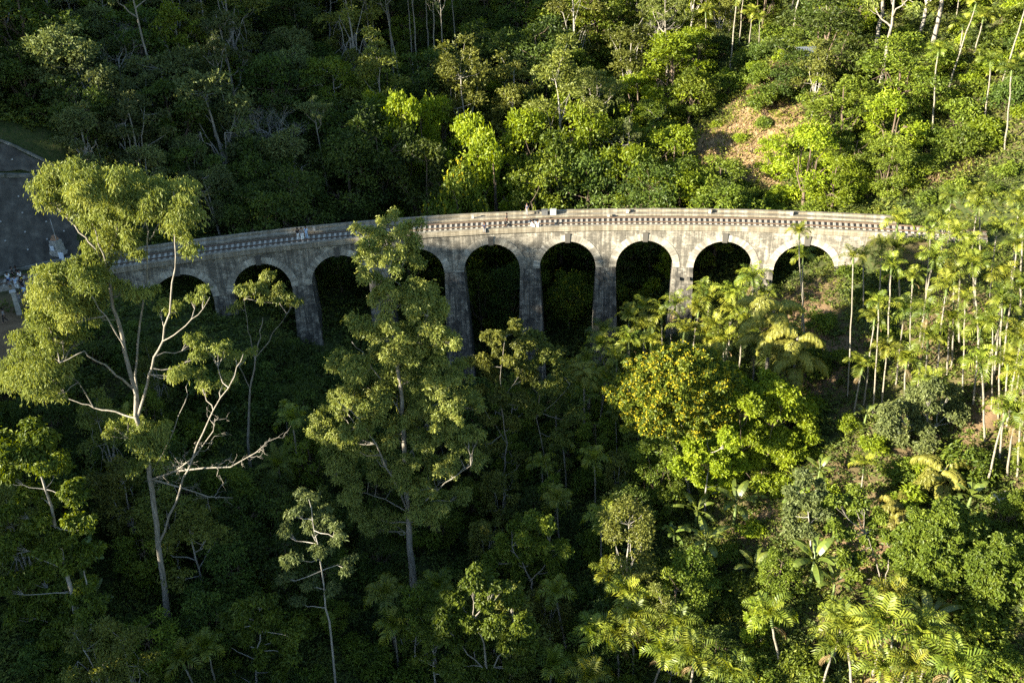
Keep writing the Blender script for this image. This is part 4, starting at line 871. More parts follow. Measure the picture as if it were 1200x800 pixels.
behind('bare', 322, 112, 138, 1.25, 0, 'pale leafless tree on the dark slope above the second arch'); behind('bare', 300, 130, 142, 1.1, 1); behind('bare', 180, 70, 160, 1.1, 0); behind('bare', 770, 30, 172, .9, 1)
behind('open', 376, -40, 186, 1.2, 2, 'open tree with pale branches on the shaded upper slope'); behind('open', 180, 20, 172, 1.2, 1); behind('open', 130, 45, 160, 1.0, 0)
for px, pt, Y in [(50, 75, 146), (68, 62, 150), (82, 95, 142)]: behind('feather', px, pt, Y, .9, 1)
for px, pt, Y in [(1160, 170, 122), (1192, 185, 118), (1172, 215, 112), (1145, 198, 118), (1125, 75, 132), (1138, 92, 132), (870, 25, 165), (880, 40, 162), (970, 45, 158), (1085, 210, 120), (1200, 150, 124), (1210, 215, 112)]: behind('areca', px, pt-14, Y, 1.1)

for px, py, k, sc_ in [(938, 80, 'shrub_lime', 1.0), (962, 84, 'shrub_mid', .9), (950, 88, 'shrub_mid', .8)]:
    g = ground(px, py); plant(k, g[0], g[1], sc_, 0)

for px, py, k, sc_ in [(846, 120, 'shrub_lime', .7), (893, 150, 'shrub_mid', .8), (868, 168, 'shrub_lime', .8), (905, 120, 'shrub_mid', .7), (838, 150, 'shrub_lime', .6), (880, 112, 'shrub_lime', .5)]:
    g = ground(px, py); plant(k, g[0], g[1], sc_, 0)
# ------------------------------------------------------------------ the rest of the woods, tree by tree
def lim_front(px): return np.interp(px, [0, 60, 110, 200, 340, 420, 520, 660, 760, 900, 960, 1200], [440, 430, 400, 425, 440, 440, 440, 440, 420, 420, 400, 380])
def in_view(x, y, z, m=70):
    px, py = proj(x, y, z); return -m < px < 1200+m and py < 830 and py > -90
HUT = [(*ground(948, 78)[:2], 5.0), (*ground(412, 42)[:2], 4.0)]
def pick(r, d):
    k = list(d); w = np.array([d[i] for i in k], float); return k[r.choice(len(k), p=w/w.sum())]
rr = np.random.RandomState(77)
cand = []
for y in np.arange(113, 262, 4.6):
    st = 4.6 + max(0, (y-150))*.018
    for x in np.arange(-.66*y-14, .66*y+14, st): cand.append((x+rr.uniform(-.42, .42)*st, y+rr.uniform(-.42, .42)*st))
rr.shuffle(cand); cand.sort(key=lambda c: c[1])
for x, y in cand:
    s, off = to_arc(x, y)
    if off < BW+3.5: continue
    if s < -50 and off < 22.6: continue       # the netted cutting
    if any(math.hypot(x-a, y-b) < c for a, b, c in HUT): continue
    z = float(T(x, y)); px, py = proj(x, y, z+5)
    if not in_view(x, y, z+7): continue
    tp = float(tan_at(x, y)); near = off < BW+16
    if tp > .35 and rr.rand() < .85: continue
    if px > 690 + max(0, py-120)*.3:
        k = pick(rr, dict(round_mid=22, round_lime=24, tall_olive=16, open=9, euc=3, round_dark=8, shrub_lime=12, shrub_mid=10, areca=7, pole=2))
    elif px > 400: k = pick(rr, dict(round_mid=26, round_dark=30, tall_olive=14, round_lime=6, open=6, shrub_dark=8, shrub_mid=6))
    else: k = pick(rr, dict(round_dark=26, round_grey=30, tall_olive=8, open=8, bare=5, shrub_dark=14, feather=3, pole=5))  # darker leaf kinds weighted to the shaded left, shade partly in colour
    if near and k in ('euc', 'pole', 'bare', 'open', 'tall_olive', 'areca'): k = 'round_dark' if px < 780 else 'round_mid'
    sc = (.74+.78*rr.rand()**1.7)*(1.25 if 'shrub' in k else 1.0)
    tpx, tpy = proj(x, y, z+PR[k][0]['h']*sc)
    if 815 < tpx < 932 and tpy < 165 and py > 100: continue          # the bare bank stays open to view
    if px > 1070 and py < 60 and rr.rand() < .25: continue
    if near: sc *= .8
    if px > 1060 and y < 135 and k not in ('shrub_lime', 'shrub_mid', 'areca'): k = pick(rr, dict(shrub_lime=4, shrub_mid=3, areca=3)); sc = rr.uniform(.9, 1.4)
    r_ = PR[k][0]['r']*sc*.36
    if not free(x, y, r_): continue
    plant(k, x, y, sc, occ=r_*1.15)
cand = [(x+rr.uniform(-1.4, 1.4), y+rr.uniform(-1.4, 1.4)) for y in np.arange(114, 215, 3.0) for x in np.arange(-.1*y, .68*y+8, 3.0)]
rr.shuffle(cand); cand.sort(key=lambda c: c[1])
for x, y in cand:
    s, off = to_arc(x, y)
    if off < BW+2.5 or (tan_at(x, y) > .3 and rr.rand() < .8): continue
    if any(math.hypot(x-a, y-b) < c for a, b, c in HUT): continue
    z = float(T(x, y)); px, py = proj(x, y, z+2)
    if px < 600 or not in_view(x, y, z+2, 40): continue
    if (820 < px < 925 and 95 < py < 195): continue
    k = pick(rr, dict(shrub_lime=5, shrub_mid=5, shrub_dark=2)); sc = rr.uniform(.7, 1.35); r_ = PR[k][0]['r']*sc*.45
    if free(x, y, r_*.6): plant(k, x, y, sc, occ=r_)
cand = [(x+rr.uniform(-1.3, 1.3), y+rr.uniform(-1.3, 1.3)) for y in np.arange(50, 110, 2.9) for x in np.arange(-.64*y-6, .64*y+8, 2.9)]
rr.shuffle(cand)
for x, y in cand:
    s, off = to_arc(x, y)
    if -2.2 < off < BW+2 and s > -58: continue
    if s < -46 and off > -6: continue
    if math.hypot((x+60)/11, (y-87)/7.5) < 1: continue
    z = float(T(x, y)); px, py = proj(x, y, z+1.5)
    if not in_view(x, y, z+2): continue
    slope = x > 25 and y > 60 and y < 100
    if slope and rr.rand() < .62: continue
    if off > -14 and px > 905 and rr.rand() < .5: continue
    lit = px > 620 + (py-400)*.6  # leaf colour follows the light: dark kinds in shade, yellow-green ones in sun
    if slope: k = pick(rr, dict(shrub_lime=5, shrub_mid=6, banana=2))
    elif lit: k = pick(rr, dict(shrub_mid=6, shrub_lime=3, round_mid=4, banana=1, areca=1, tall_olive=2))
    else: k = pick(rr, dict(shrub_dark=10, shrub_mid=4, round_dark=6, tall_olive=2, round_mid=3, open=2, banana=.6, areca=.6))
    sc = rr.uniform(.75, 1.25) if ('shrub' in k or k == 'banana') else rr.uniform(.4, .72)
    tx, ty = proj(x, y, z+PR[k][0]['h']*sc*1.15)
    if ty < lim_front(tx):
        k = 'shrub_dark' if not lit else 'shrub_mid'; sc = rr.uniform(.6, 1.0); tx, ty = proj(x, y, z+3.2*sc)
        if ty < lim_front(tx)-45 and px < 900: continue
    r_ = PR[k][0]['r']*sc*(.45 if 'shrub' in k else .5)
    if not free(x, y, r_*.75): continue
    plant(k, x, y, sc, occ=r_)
# unseen woods on the ridge left of the drone, added to throw the ragged shadow
mb = MB(); r = np.random.RandomState(3)
for i in range(520):
    t_ = r.rand(); u = np.interp(t_, [0, .45, 1], [-30, -120, -245]); d = -80 + r.normal()*9
    x, y = ud(u, d)
    px, py = proj(x, y, 40) if y > 20 else (-999, 0)
    if px > -120 and y > 20: continue
    z = float(T(x, y)); h = r.uniform(6, 11); c = np.array([x, y, z+h*.62]); k = 150
    dd = rdir(r, k); C = c + dd*(r.rand(k)**.4)[:, None]*[2.4, 2.4, h*.4]
    leaves(mb, C, rdir(r, k), rdir(r, k), 1.15, .9, np.clip(.4+r.normal(size=k)*.2, 0, 1)); tube(mb, [(x, y, z-.3), (x, y, z+h*.7)], [.2, .08], 5, .05)
tag(link('shadow_ridge_woods', mb.mesh('shadow_ridge_woods', M['lf_dark'])), kind='stuff')
# woods that carry on past the edges of the view
mb = MB(); r = np.random.RandomState(8); n_ = 0
for i in range(1500):
    y = r.uniform(46, 250); x = r.uniform(-1.05, 1.05)*y; s, off = to_arc(x, y); z = float(T(x, y)); px, py = proj(x, y, z+5)
    if not (-420 < px < -75 or 1275 < px < 1620 or (-60 < px < 1260 and 850 < py < 980)) or py < -160 or (-4 < off < BW+4 and abs(s) < 100) or (s < -45 and -22 < off < 25) or n_ > 230: continue
    n_ += 1; h = r.uniform(5, 11); w = h*.36; c = np.array([x, y, z+h*.55])
    for q in range(7):
        d = rdir(r, 1)[0]; clump(mb, r, c + d*[w*.7, w*.7, h*.26], (w*.55, w*.55, w*.45), 95, .75, .5, .1, .7, .6, .5+r.normal()*.15)
    tube(mb, [(x, y, z-.3), (x, y, z+h*.6)], [.2, .08], 5, .05)
tag(link('outer_woods', mb.mesh('outer_woods', M['lf_mid'])), kind='stuff')
# ------------------------------------------------------------------ ground cover
mb = MB(); r = np.random.RandomState(9)
def cover(n, xs, ys, dens_fn, hl, L, k):
    y = r.uniform(*ys, n) if False else r.uniform(*ys, n); x = r.uniform(-1, 1, n)*(.66*y+8)*1.3; s, off = to_arc(x, y); z = T(x, y)
    keep = ~((off > -1.2) & (off < BW+1.2) & (s > -52) & ((np.abs(s) > 45) | (z > GRADE*s-3.5)) & ~((s > 49) & (np.abs(off-2.75) > 2.2))) & ~((s < -50) & (off > -3) & (off < 22.5)) & (np.hypot((x+60)/10, (y-87)/6.5) > 1)
    px, py = proj(x, y, z); keep &= (px > -330) & (px < 1530) & (py > -90) & (py < 900)
    keep &= r.rand(n) < dens_fn(x, y)
    x, y, z = x[keep], y[keep], z[keep]; m = len(x)
    hgt = r.uniform(.35, 1.0, m)*hl; tn = .45 + .22*_en(x*1.7, y*1.7)*.7 + r.normal(size=m)*.13 + .08*smooth(8, 25, x)
    tn = np.where(tan_at(x, y) > .4, .95, tn)
    X = np.repeat(np.c_[x, y, z], k, 0); q = len(X); a = r.rand(q)*6.283; rad = r.rand(q)**.6*np.repeat(hgt, k)*.75
    C = X + np.c_[np.cos(a)*rad, np.sin(a)*rad, np.repeat(hgt, k)*(.15+.8*r.rand(q))]
    A = np.c_[np.cos(a), np.sin(a), r.uniform(-.1, 1.3, q)]; NN = np.c_[-np.cos(a)*.5, -np.sin(a)*.5, np.ones(q)] + r.normal(size=(q, 3))*.4
    l = L*(.6+.8*r.rand(q)); leaves(mb, C, A, NN, l, l*.5, np.clip(np.repeat(tn, k) + r.normal(size=q)*.12, 0, 1))
cover(58000, None, (40, 108), lambda x, y: np.clip(1.05 - .6*earth_at(x, y), .2, 1), 1.0, .36, 9)
cover(102000, None, (108, 265), lambda x, y: np.clip(1.15 - 1.0*tan_at(x, y), .3, 1), 1.7, .5, 8)
tag(link('undergrowth', mb.mesh('undergrowth', M['lf_under'])), kind='stuff')
# dry grass on the bare bank
mb = MB()
for a, b, ra, rb in PATCH:
    n = 2600; x = a + r.normal(size=n)*ra*.5; y = b + r.normal(size=n)*rb*.5; z = T(x, y); an = r.rand(n)*6.28
    leaves(mb, np.c_[x, y, z+.25], np.c_[np.cos(an)*.5, np.sin(an)*.5, np.ones(n)], np.c_[np.cos(an+1.5), np.sin(an+1.5), .3*np.ones(n)], r.uniform(.5, 1.1, n), .12, r.rand(n))
tag(link('dry_grass', mb.mesh('dry_grass', M['lf_dry'])), kind='stuff')

# shrubs past the 290 that show largest become one mass of shrubbery
sh_ = [q for q in PLANTS if 'shrub' in q[1]]
def seen_size(q):
    l = q[0].location; px, py = proj(l.x, l.y, l.z+1.5); return q[3]/(l.y+20) * (1 if -10 < px < 1210 and 0 < py < 790 else .3)
sh_.sort(key=seen_size, reverse=True)
allm, cache, mats = MB(), {}, []
for q in sh_[285:]:
    e = q[0]; Mx = np.array(Matrix.LocRotScale(e.location, e.rotation_euler, e.scale))
    for ch in list(e.children):
        me = ch.data; m_ = me.materials[0]
        if not m_.name.startswith('bark'):
            if m_ not in mats: mats.append(m_)
            if me.name not in cache:
                v = np.empty(len(me.vertices)*3); me.vertices.foreach_get('co', v); nl = len(me.loops); li = np.empty(nl, np.int32); me.loops.foreach_get('vertex_index', li)
                st = np.empty(len(me.polygons), np.int32); me.polygons.foreach_get('loop_start', st); tt = np.empty(len(me.polygons)); me.attributes['tint'].data.foreach_get('value', tt)
                cache[me.name] = (v.reshape(-1, 3), li.reshape(-1, 4) if nl == 4*len(st) else None, tt)
            v, f, tt = cache[me.name]; allm.add(v@Mx[:3, :3].T + Mx[:3, 3], f, np.clip(tt + R0.normal()*.12, 0, 1), mi=mats.index(m_))
        bpy.data.objects.remove(ch)
    bpy.data.objects.remove(e); PLANTS.remove(q)
if allm.n: tag(link('shrubbery', allm.mesh('shrubbery', mats)), kind='stuff')
# ------------------------------------------------------------------ netted rock cutting beside the track
def cutP(s, off, lift=0.0):
    x, y = arc(s, off); return np.array([x, y, float(cut_z(x, y))+lift])
def top_off(s): return np.interp(s, [-86, -72, -58, -51.6], [22.2, 22.2, 21.0, 17.6])
BEN = 17.1
net = empty('netted_rock_cutting', cutP(-62, 8)); bpy.context.view_layer.update()
tag(net, 'dark grey netted rock face with rows of white nail plates behind the track', 'rock face')
def npart(name, mb, mat, parent=net, sm=False):
    me = mb.mesh(name, mat, sm); me.transform(Matrix.Translation(-Vector(net.location))); return link(name, me, parent)
_cn = make_noise(55, 5, 3)
for nm, lo, hi in (('netting', lambda s: np.interp(s, [-62, -52], [7.0, 9.0])+.15, lambda s: np.minimum(top_off(s), BEN)), ('netting', lambda s: BEN+.75+0*s, lambda s: np.maximum(top_off(s), BEN+.76))):
    mb = MB(); ss = np.linspace(-86, -51.6, 70); vv = np.linspace(0, 1, 22); V = []
    for s in ss:
        for v in vv:
            o = lo(s)*(1-v)+hi(s)*v; x, y = arc(s, o); V.append((x, y, float(cut_z(x, y)) + .1 + .16*float(_cn(x, y))))
    ii = np.arange(70*22).reshape(70, 22); mb.add(V, np.stack([ii[:-1, :-1], ii[:-1, 1:], ii[1:, 1:], ii[1:, :-1]], -1).reshape(-1, 4)[:, ::-1]); npart(nm, mb, rough_mat('grey_netting', (.035, .031, .026), (.075, .068, .056), .9, .95, (1, 1, .35), 1.0, (.14, .125, .1)), sm=True)
def ribbon(name, pts, w, h, mat, parent=net):
    mb = MB(); P = np.array(pts)
    for a, b in zip(P[:-1], P[1:]):
        d = b-a; L = np.linalg.norm(d[:2]); c = (a+b)/2; n_ = np.array([-d[1], d[0], 0])/L*w/2
        V = [a-n_-[0, 0, h], b-n_-[0, 0, h], b+n_-[0, 0, h], a+n_-[0, 0, h], a-n_+[0, 0, h], b-n_+[0, 0, h], b+n_+[0, 0, h], a+n_+[0, 0, h]]; mb.add(V, BOXF)
    return npart(name, mb, mat, parent)
MOSSY = rough_mat('mossy_concrete', (.05, .052, .035), (.17, .16, .135), 1.1, .95, (1, 1, 1), .5, (.3, .285, .25))
ribbon('bench', [cutP(s, BEN+.36, .12) for s in np.linspace(-86, -51.8, 24)], .85, .22, MOSSY)
ribbon('edge_kerb', [cutP(s, top_off(s)+.2, .2) for s in np.linspace(-86, -51.4, 26)], .35, .16, MOSSY)
ribbon('drain_kerb', [P3(s, np.interp(s, [-62, -52], [6.6, 8.6]), -.72) for s in np.linspace(-86, -50.6, 30)], .4, .2, MOSSY)
nm_ = MB(); box(nm_, (0, 0, 0), (.2, .2, .08), .4); nail = nm_.mesh('nail_plate', plain('nail_white', (.3, .29, .27)))
kk = 0
for i, s in enumerate(np.arange(-74, -52, 2.1)):
    for j, o in enumerate(np.arange(9.6, 21, 1.9)):
        o2 = o + (.9 if i % 2 else 0)
        if o2 > top_off(s)-.5 or abs(o2-BEN-.3) < .8 or kk > 95: continue
        n_ = link('nail_plate', nail, net, Vector(cutP(s+.2*R0.normal(), o2, .22+.16*float(_cn(*arc(s, o2)))))-net.location); n_.rotation_euler = (.75, 0, .3); kk += 1
# ------------------------------------------------------------------ stone marker, sign board, pillar, posts, boxes
def stand(name, loc, rz=0): 
    e = empty(name, loc, rz); return e
stone = masonry('monument_stone', (.2, .19, .17), (.34, .32, .28), (.46, .43, .38), (.1, .095, .09), .5); stone2 = rough_mat('rubble_stone', (.18, .17, .15), (.34, .32, .28), 2.5, .95, (1, 1, 1), .6, (.48, .45, .4))
g = cutP(-54.0, 9.2); e = stand('stone_monument', g, -.35); tag(e, 'stepped rubble-stone monument with a thin leaning pole beside the netted rock face', 'monument')
mb = MB(); rj = np.random.RandomState(2)
for lv, (w, n) in enumerate([(1.5, 3), (1.35, 3), (1.25, 3), (1.1, 2)]):
    for i in range(n):
        for j in range(2): box(mb, ((i-(n-1)/2)*w/n, (j-.5)*w*.48, .25+lv*.5), (w/n*.97, w*.47, .47+.05*rj.rand()), rj.normal()*.04)
link('stonework', mb.mesh('stonework', stone2), e)
mb = MB(); box(mb, (0, 0, 2.2), (.8, .7, .3), .1, taper=.8); box(mb, (0, 0, 2.52), (.5, .45, .3), taper=.7); link('cap', mb.mesh('cap', plain('terracotta', (.3, .17, .1))), e)
mb = MB(); tube(mb, [(.45, -.2, 1.6), (.32, -.1, 3.2), (.2, 0, 4.9)], [.045, .04, .03], 6); link('pole', mb.mesh('pole', M['concrete'], True), e)
mb = MB(); box(mb, (0, -.78, 1.15), (.62, .03, .62)); po = link('notice', mb.mesh('notice', rough_mat('notice_paper', (.4, .46, .55), (.7, .72, .75), 3, .8)), e)
p_ = at_y(69, 291, g[1]-1.0); p_[2] = float(T(p_[0], p_[1])); e = stand('sign_board', p_, -.3); tag(e, 'small pale blue-white sign board leaning at the foot of the stone monument', 'sign')
mb = MB(); box(mb, (0, 0, .85), (.75, .05, 1.0)); link('panel', mb.mesh('panel', rough_mat('sign_white', (.5, .57, .68), (.72, .76, .8), 1.5, .6)), e)
for sx in (-.3, .3):
    mb = MB(); box(mb, (sx, .06, .5), (.06, .06, 1.1)); link('leg', mb.mesh('leg', M['concrete']), e)
p_ = ground(23, 368); e = stand('stone_pillar', p_, .4); tag(e, 'pale square stone pillar at the edge of the dirt clearing', 'pillar')
mb = MB()
for lv in range(7): box(mb, (0, 0, .2+lv*.4), (.55-.02*lv, .55-.02*lv, .385), lv*.02)
link('shaft', mb.mesh('shaft', stone2), e); mb = MB(); box(mb, (0, 0, 2.92), (.7, .7, .16), .1, taper=.8); link('cap', mb.mesh('cap', M['concrete']), e)
mb_ = MB(); box(mb_, (0, 0, .22), (.34, .3, .44), taper=.85); pst = mb_.mesh('post_body', M['concrete']); mb_ = MB(); box(mb_, (0, 0, .47), (.36, .32, .06)); pcap = mb_.mesh('post_cap', M['sleeper'])
def s_at(px, py, off, z=-.3):
    P = at_z(px, py, z); s, o = to_arc(P[0], P[1]); return s
for px, py, off, where in [(368, 268, 4.95, 'on the shaded footway above the third arch'), (554, 256, 4.95, 'on the footway left of the walking man above the fifth arch'), (713, 259, 4.2, 'beside the rails above the seventh pier'), (735, 251, 5.2, 'on the sunlit footway above the seventh arch'), (831, 250, 5.2, 'on the sunlit footway above the eighth arch'), (926, 252, 5.2, 'on the sunlit footway above the ninth arch')]:
    s = s_at(px, py, off); e = empty('marker_block', P3(s, off, -.16 if off > 4.7 else -.46), -(TH0+s/BR)); link('block', pst, e); link('cap', pcap, e); tag(e, 'low concrete marker block ' + where, 'marker block', 'marker blocks on the deck')
s = s_at(645, 256, 5)
for ds, nm, c, lab in [(-.75, 'equipment_box', (.1, .1, .1), 'dark low equipment box on the footway beside the paler box'), (.35, 'equipment_box', (.42, .42, .4), 'pale grey equipment box with lid on the sunlit footway past mid-span')]:
    e = empty(nm, P3(s+ds, 5.15, -.16), -(TH0+s/BR)); tag(e, lab, 'box', 'equipment boxes on the deck')
    mb = MB(); box(mb, (0, 0, .33), (.8, .5, .66)); link('casing', mb.mesh('casing', plain('box_grey', c)), e); mb = MB(); box(mb, (0, 0, .7), (.88, .58, .08)); link('lid', mb.mesh('lid', plain('lid_grey', tuple(k*.8 for k in c))), e)
    mb = MB(); box(mb, (.1, -.262, .4), (.12, .03, .05)); link('latch', mb.mesh('latch', M['rail']), e)
# ------------------------------------------------------------------ huts on the hill, water tank
def hut(px, py, w, d, h, rz, wall, roof, label, wc=(.6, .55, .45)):
    g = ground(px, py); e = empty('hut', g, rz); tag(e, label, 'hut')
    mb = MB(); box(mb, (0, 0, h/2-.4), (w, d, h+.8)); link('wall', mb.mesh('wall', wall), e)
    mb = MB(); V = []
    for sx in (-1, 1):
        for yy, zz in ((-d/2-.5, h-.12), (d/2+.5, h+.75)):
            V += [(sx*(w/2+.5), yy, zz), (sx*(w/2+.5), yy, zz+.08)]
    V = np.array(V)[[0, 4, 6, 2, 1, 5, 7, 3]]; mb.add(V, BOXF); link('roof', mb.mesh('roof', roof), e)
    mb = MB(); box(mb, (w*.2, -d/2-.03, .9), (.9, .08, 1.9)); dr = link('door', mb.mesh('door', plain('door_blue', (.05, .07, .1))), e)
    mb = MB(); box(mb, (-w*.24, -d/2-.03, 1.3), (.9, .08, .8)); link('window', mb.mesh('window', plain('window_dark', (.04, .05, .06), .3)), e)
    for sx in (-1, 1):
        mb = MB(); box(mb, (sx*(w/2+.3), -d/2-.35, h/2-.5), (.12, .12, h+.7)); link('post', mb.mesh('post', M['bark_dark']), e)
rf = rough_mat('tin_roof', (.12, .14, .17), (.2, .22, .25), 1.5, .5, (8, 1, 1)); rf2 = rough_mat('rusty_roof', (.22, .17, .13), (.36, .3, .25), 1.5, .7, (8, 1, 1))
hut(950, 74, 3.2, 2.4, 1.5, .15, plain('clay_wall', (.36, .26, .16)), rf, 'little tin-roofed hut with clay walls on the sunlit hillside')
hut(412, 42, 5.0, 4.0, 2.4, -.2, plain('grey_wall', (.3, .28, .25)), rf2, 'small pale-roofed hut half hidden by tall thin trunks on the shaded hill')
g = ground(1178, 584); e = empty('water_tank', g, .3, .7); tag(e, 'low whitewashed concrete tank under the palms at the right edge', 'water tank')
mb = MB()
for cx, cy, dx, dy in ((0, -.72, 3.6, .16), (0, .72, 3.6, .16), (-1.72, 0, .16, 1.28), (1.72, 0, .16, 1.28)): box(mb, (cx, cy, 0), (dx, dy, .9))
wt = rough_mat('whitewash', (.26, .25, .22), (.5, .48, .44), 2.5, .9); link('basin', mb.mesh('basin', wt), e); mb = MB(); box(mb, (-.4, 0, .5), (2.4, 1.5, .1), .04); link('lid', mb.mesh('lid', wt), e)
# ------------------------------------------------------------------ people
SKIN = [plain('skin_brown', (.22, .12, .075)), plain('skin_tan', (.36, .22, .15))]
def skin_mesh(name, V, E, Rr, root=0, sub=1):
    me = bpy.data.meshes.new(name+'_cage'); me.from_pydata([tuple(v) for v in V], E, []); o = bpy.data.objects.new(name+'_cage', me); COL.objects.link(o)
    o.modifiers.new('s', 'SKIN').use_smooth_shade = True
    sv = me.skin_vertices[0].data
    for i, k in enumerate(Rr): sv[i].radius = (k, k) if np.isscalar(k) else k; sv[i].use_root = (i == root)
    m_ = o.modifiers.new('u', 'SUBSURF'); m_.levels = m_.render_levels = sub
    dg = bpy.context.evaluated_depsgraph_get(); out_ = bpy.data.meshes.new_from_object(o.evaluated_get(dg)); out_.name = name
    bpy.data.objects.remove(o); bpy.data.meshes.remove(me); return out_
def joints(pose):
    J = dict(pel=(0, 0, .95), wai=(0, 0, 1.12), che=(0, 0, 1.34), nek=(0, .0, 1.49), jaw=(0, .03, 1.56), hed=(0, .02, 1.64), cro=(0, .01, 1.71))
    for s, n in ((-1, 'l'), (1, 'r')):
        J[n+'sh'] = (s*.18, 0, 1.42); J[n+'el'] = (s*.24, -.03, 1.15); J[n+'wr'] = (s*.24, .06, .91); J[n+'pa'] = (s*.24, .08, .83)
        J[n+'hi'] = (s*.09, 0, .9); J[n+'kn'] = (s*.1, .02, .5); J[n+'an'] = (s*.1, -.02, .09); J[n+'to'] = (s*.11, .14, .04)
    if pose == 'walk':
        J.update(lkn=(-.1, .16, .53), lan=(-.1, .22, .1), lto=(-.1, .37, .06), rkn=(.1, -.02, .5), ran=(.1, -.3, .16), rto=(.1, -.2, .04), lel=(-.24, -.12, 1.17), lwr=(-.24, -.08, .92), lpa=(-.24, -.06, .84), rel=(.24, .06, 1.17), rwr=(.24, .2, .97), rpa=(.24, .25, .9))
    if pose == 'talk': J.update(rel=(.27, .04, 1.18), rwr=(.14, .25, 1.2), rpa=(.1, .31, 1.24))
    if pose == 'sit':
        dz = -.83
        for k in J:
            if k[1:] not in ('kn', 'an', 'to'): J[k] = (J[k][0], J[k][1], J[k][2]+dz)
        J.update(lkn=(-.11, .44, .1), lan=(-.11, .48, -.33), lto=(-.11, .62, -.38), rkn=(.11, .44, .1), ran=(.11, .46, -.33), rto=(.11, .6, -.38), lel=(-.25, .05, .34), lwr=(-.13, .28, .22), lpa=(-.1, .36, .2), rel=(.25, .05, .34), rwr=(.13, .28, .22), rpa=(.1, .36, .2))
    return {k: np.array(v) for k, v in J.items()}
RAD = dict(pel=(.14, .1), wai=(.125, .09), che=(.15, .1), nek=.055, jaw=.07, hed=.095, cro=.06, sh=.06, el=.042, wr=.03, pa=(.035, .025), hi=.085, kn=.057, an=.04, to=.032)
_bm = {}
def body_parts(pose, dress):
    key = (pose, dress)
    if key in _bm: return _bm[key]
    J = joints(pose); names = list(J); V = [J[k] for k in names]; ix = {k: i for i, k in enumerate(names)}
    Rr = [RAD.get(k, RAD.get(k[1:])) for k in names]
    E_ = [('pel', 'wai'), ('wai', 'che'), ('che', 'nek'), ('nek', 'jaw'), ('jaw', 'hed'), ('hed', 'cro')]
    for n in 'lr': E_ += [('che', n+'sh'), (n+'sh', n+'el'), (n+'el', n+'wr'), (n+'wr', n+'pa'), ('pel', n+'hi'), (n+'hi', n+'kn'), (n+'kn', n+'an'), (n+'an', n+'to')]
    E_ = [(ix[a], ix[b]) for a, b in E_]
    V.append(J['hed']+[0, .115, -.015]); Rr.append(.016); E_.append((ix['hed'], len(V)-1))       # nose
    for s in (-1, 1): V.append(J['hed']+[s*.105, 0, -.01]); Rr.append(.018); E_.append((ix['hed'], len(V)-1))   # ears
    for n, s in (('l', -1), ('r', 1)):      # five fingers each
        d = unit(J[n+'pa']-J[n+'wr']); f = np.array([0, 1.0, 0]) - d*d[1]; f = unit(f)
        for q in range(5):
            b0 = J[n+'pa'] + f*(.028*(q-1.6)) + d*(.02 if q else -.03); l = [.04, .075, .085, .08, .06][q]; dd = unit(d + f*(.9 if q == 4 and False else (-.9 if q == 0 else 0)))
            V.append(b0); V.append(b0+dd*l*.5 + np.array([-s*.01, 0, 0])); V.append(b0+dd*l + np.array([-s*.025, 0, 0])); Rr += [.011, .009, .008]; k = len(V); E_ += [(ix[n+'pa'], k-3), (k-3, k-2), (k-2, k-1)]
    body = skin_mesh('body', V, E_, Rr, ix['pel'])
    def sub(keys, edges, rad, nm, root):
        return skin_mesh(nm, [J[k] if isinstance(k, str) else k for k in keys], edges, rad, root)
    ks = ['wai', 'che', 'lsh', 'rsh', 'lel', 'rel', 'pel']; top = sub(ks, [(6, 0), (0, 1), (1, 2), (1, 3), (2, 4), (3, 5)], [(.15, .115), (.175, .125), .082, .082, .062, .062, (.155, .12)], 'shirt', 0)
    ks = ['pel', 'lhi', 'rhi', 'lkn', 'rkn', 'lan', 'ran']; r_ = [(.152, .118), .105, .105, .08, .08, .066, .066]
    if dress: r_ = [(.16, .13), .12, .12, .13, .13, .13, .13]
    low = sub(ks, [(0, 1), (0, 2), (1, 3), (2, 4), (3, 5), (4, 6)], r_, 'trousers', 0)
    hair = skin_mesh('hair', [J['hed']+[0, -.03, .02], J['cro']+[0, .0, .02], J['hed']+[0, -.07, -.04]], [(0, 1), (0, 2)], [.105, .075, .07 if not dress else .08], 0)
    mb = MB()
    for s in (-1, 1): box(mb, J['hed']+[s*.038, .098, .018], (.026, .014, .014))
    eyes = mb.mesh('eyes', plain('eye_dark', (.02, .015, .012)))
    mb = MB(); box(mb, J['jaw']+[0, .078, .012], (.05, .012, .012)); mouth = mb.mesh('mouth', plain('lips', (.2, .07, .06)))
    _bm[key] = (body, top, low, hair, eyes, mouth); return _bm[key]
_cm = {}
def cloth(c):
    if c not in _cm: _cm[c] = plain('cloth_%d' % len(_cm), c)
    return _cm[c]
HAIR = plain('hair_black', (.012, .01, .009))
def person(loc, rz, pose, shirt, trousers, label, dress=False, sk=0, group=None, sc=1.0):
    e = empty('person', loc, rz, sc); bpy_parts = body_parts(pose, dress)
    for nm, me, mt in zip(('body', 'shirt', 'skirt' if dress else 'trousers', 'hair', 'eyes', 'mouth'), bpy_parts, (SKIN[sk], cloth(shirt), cloth(trousers), HAIR, None, None)):
        o = link(nm, me, e)
        if mt is not None:
            if not me.materials: me.materials.append(mt)
            o.material_slots[0].link = 'OBJECT'; o.material_slots[0].material = mt
    tag(e, label, 'person', group)
BLK, WHT, GRY, BLU, LBL, NAV, TAN = (.015, .015, .018), (.75, .74, .72), (.2, .2, .2), (.12, .2, .4), (.45, .58, .75), (.03, .04, .07), (.3, .22, .14)
def on_deck(px, py, off=None, z=-.3):
    P = at_z(px, py, z - .9); s, o = to_arc(P[0], P[1]); o = o if off is None else off; return P3(s, o, z), -(TH0+s/BR)
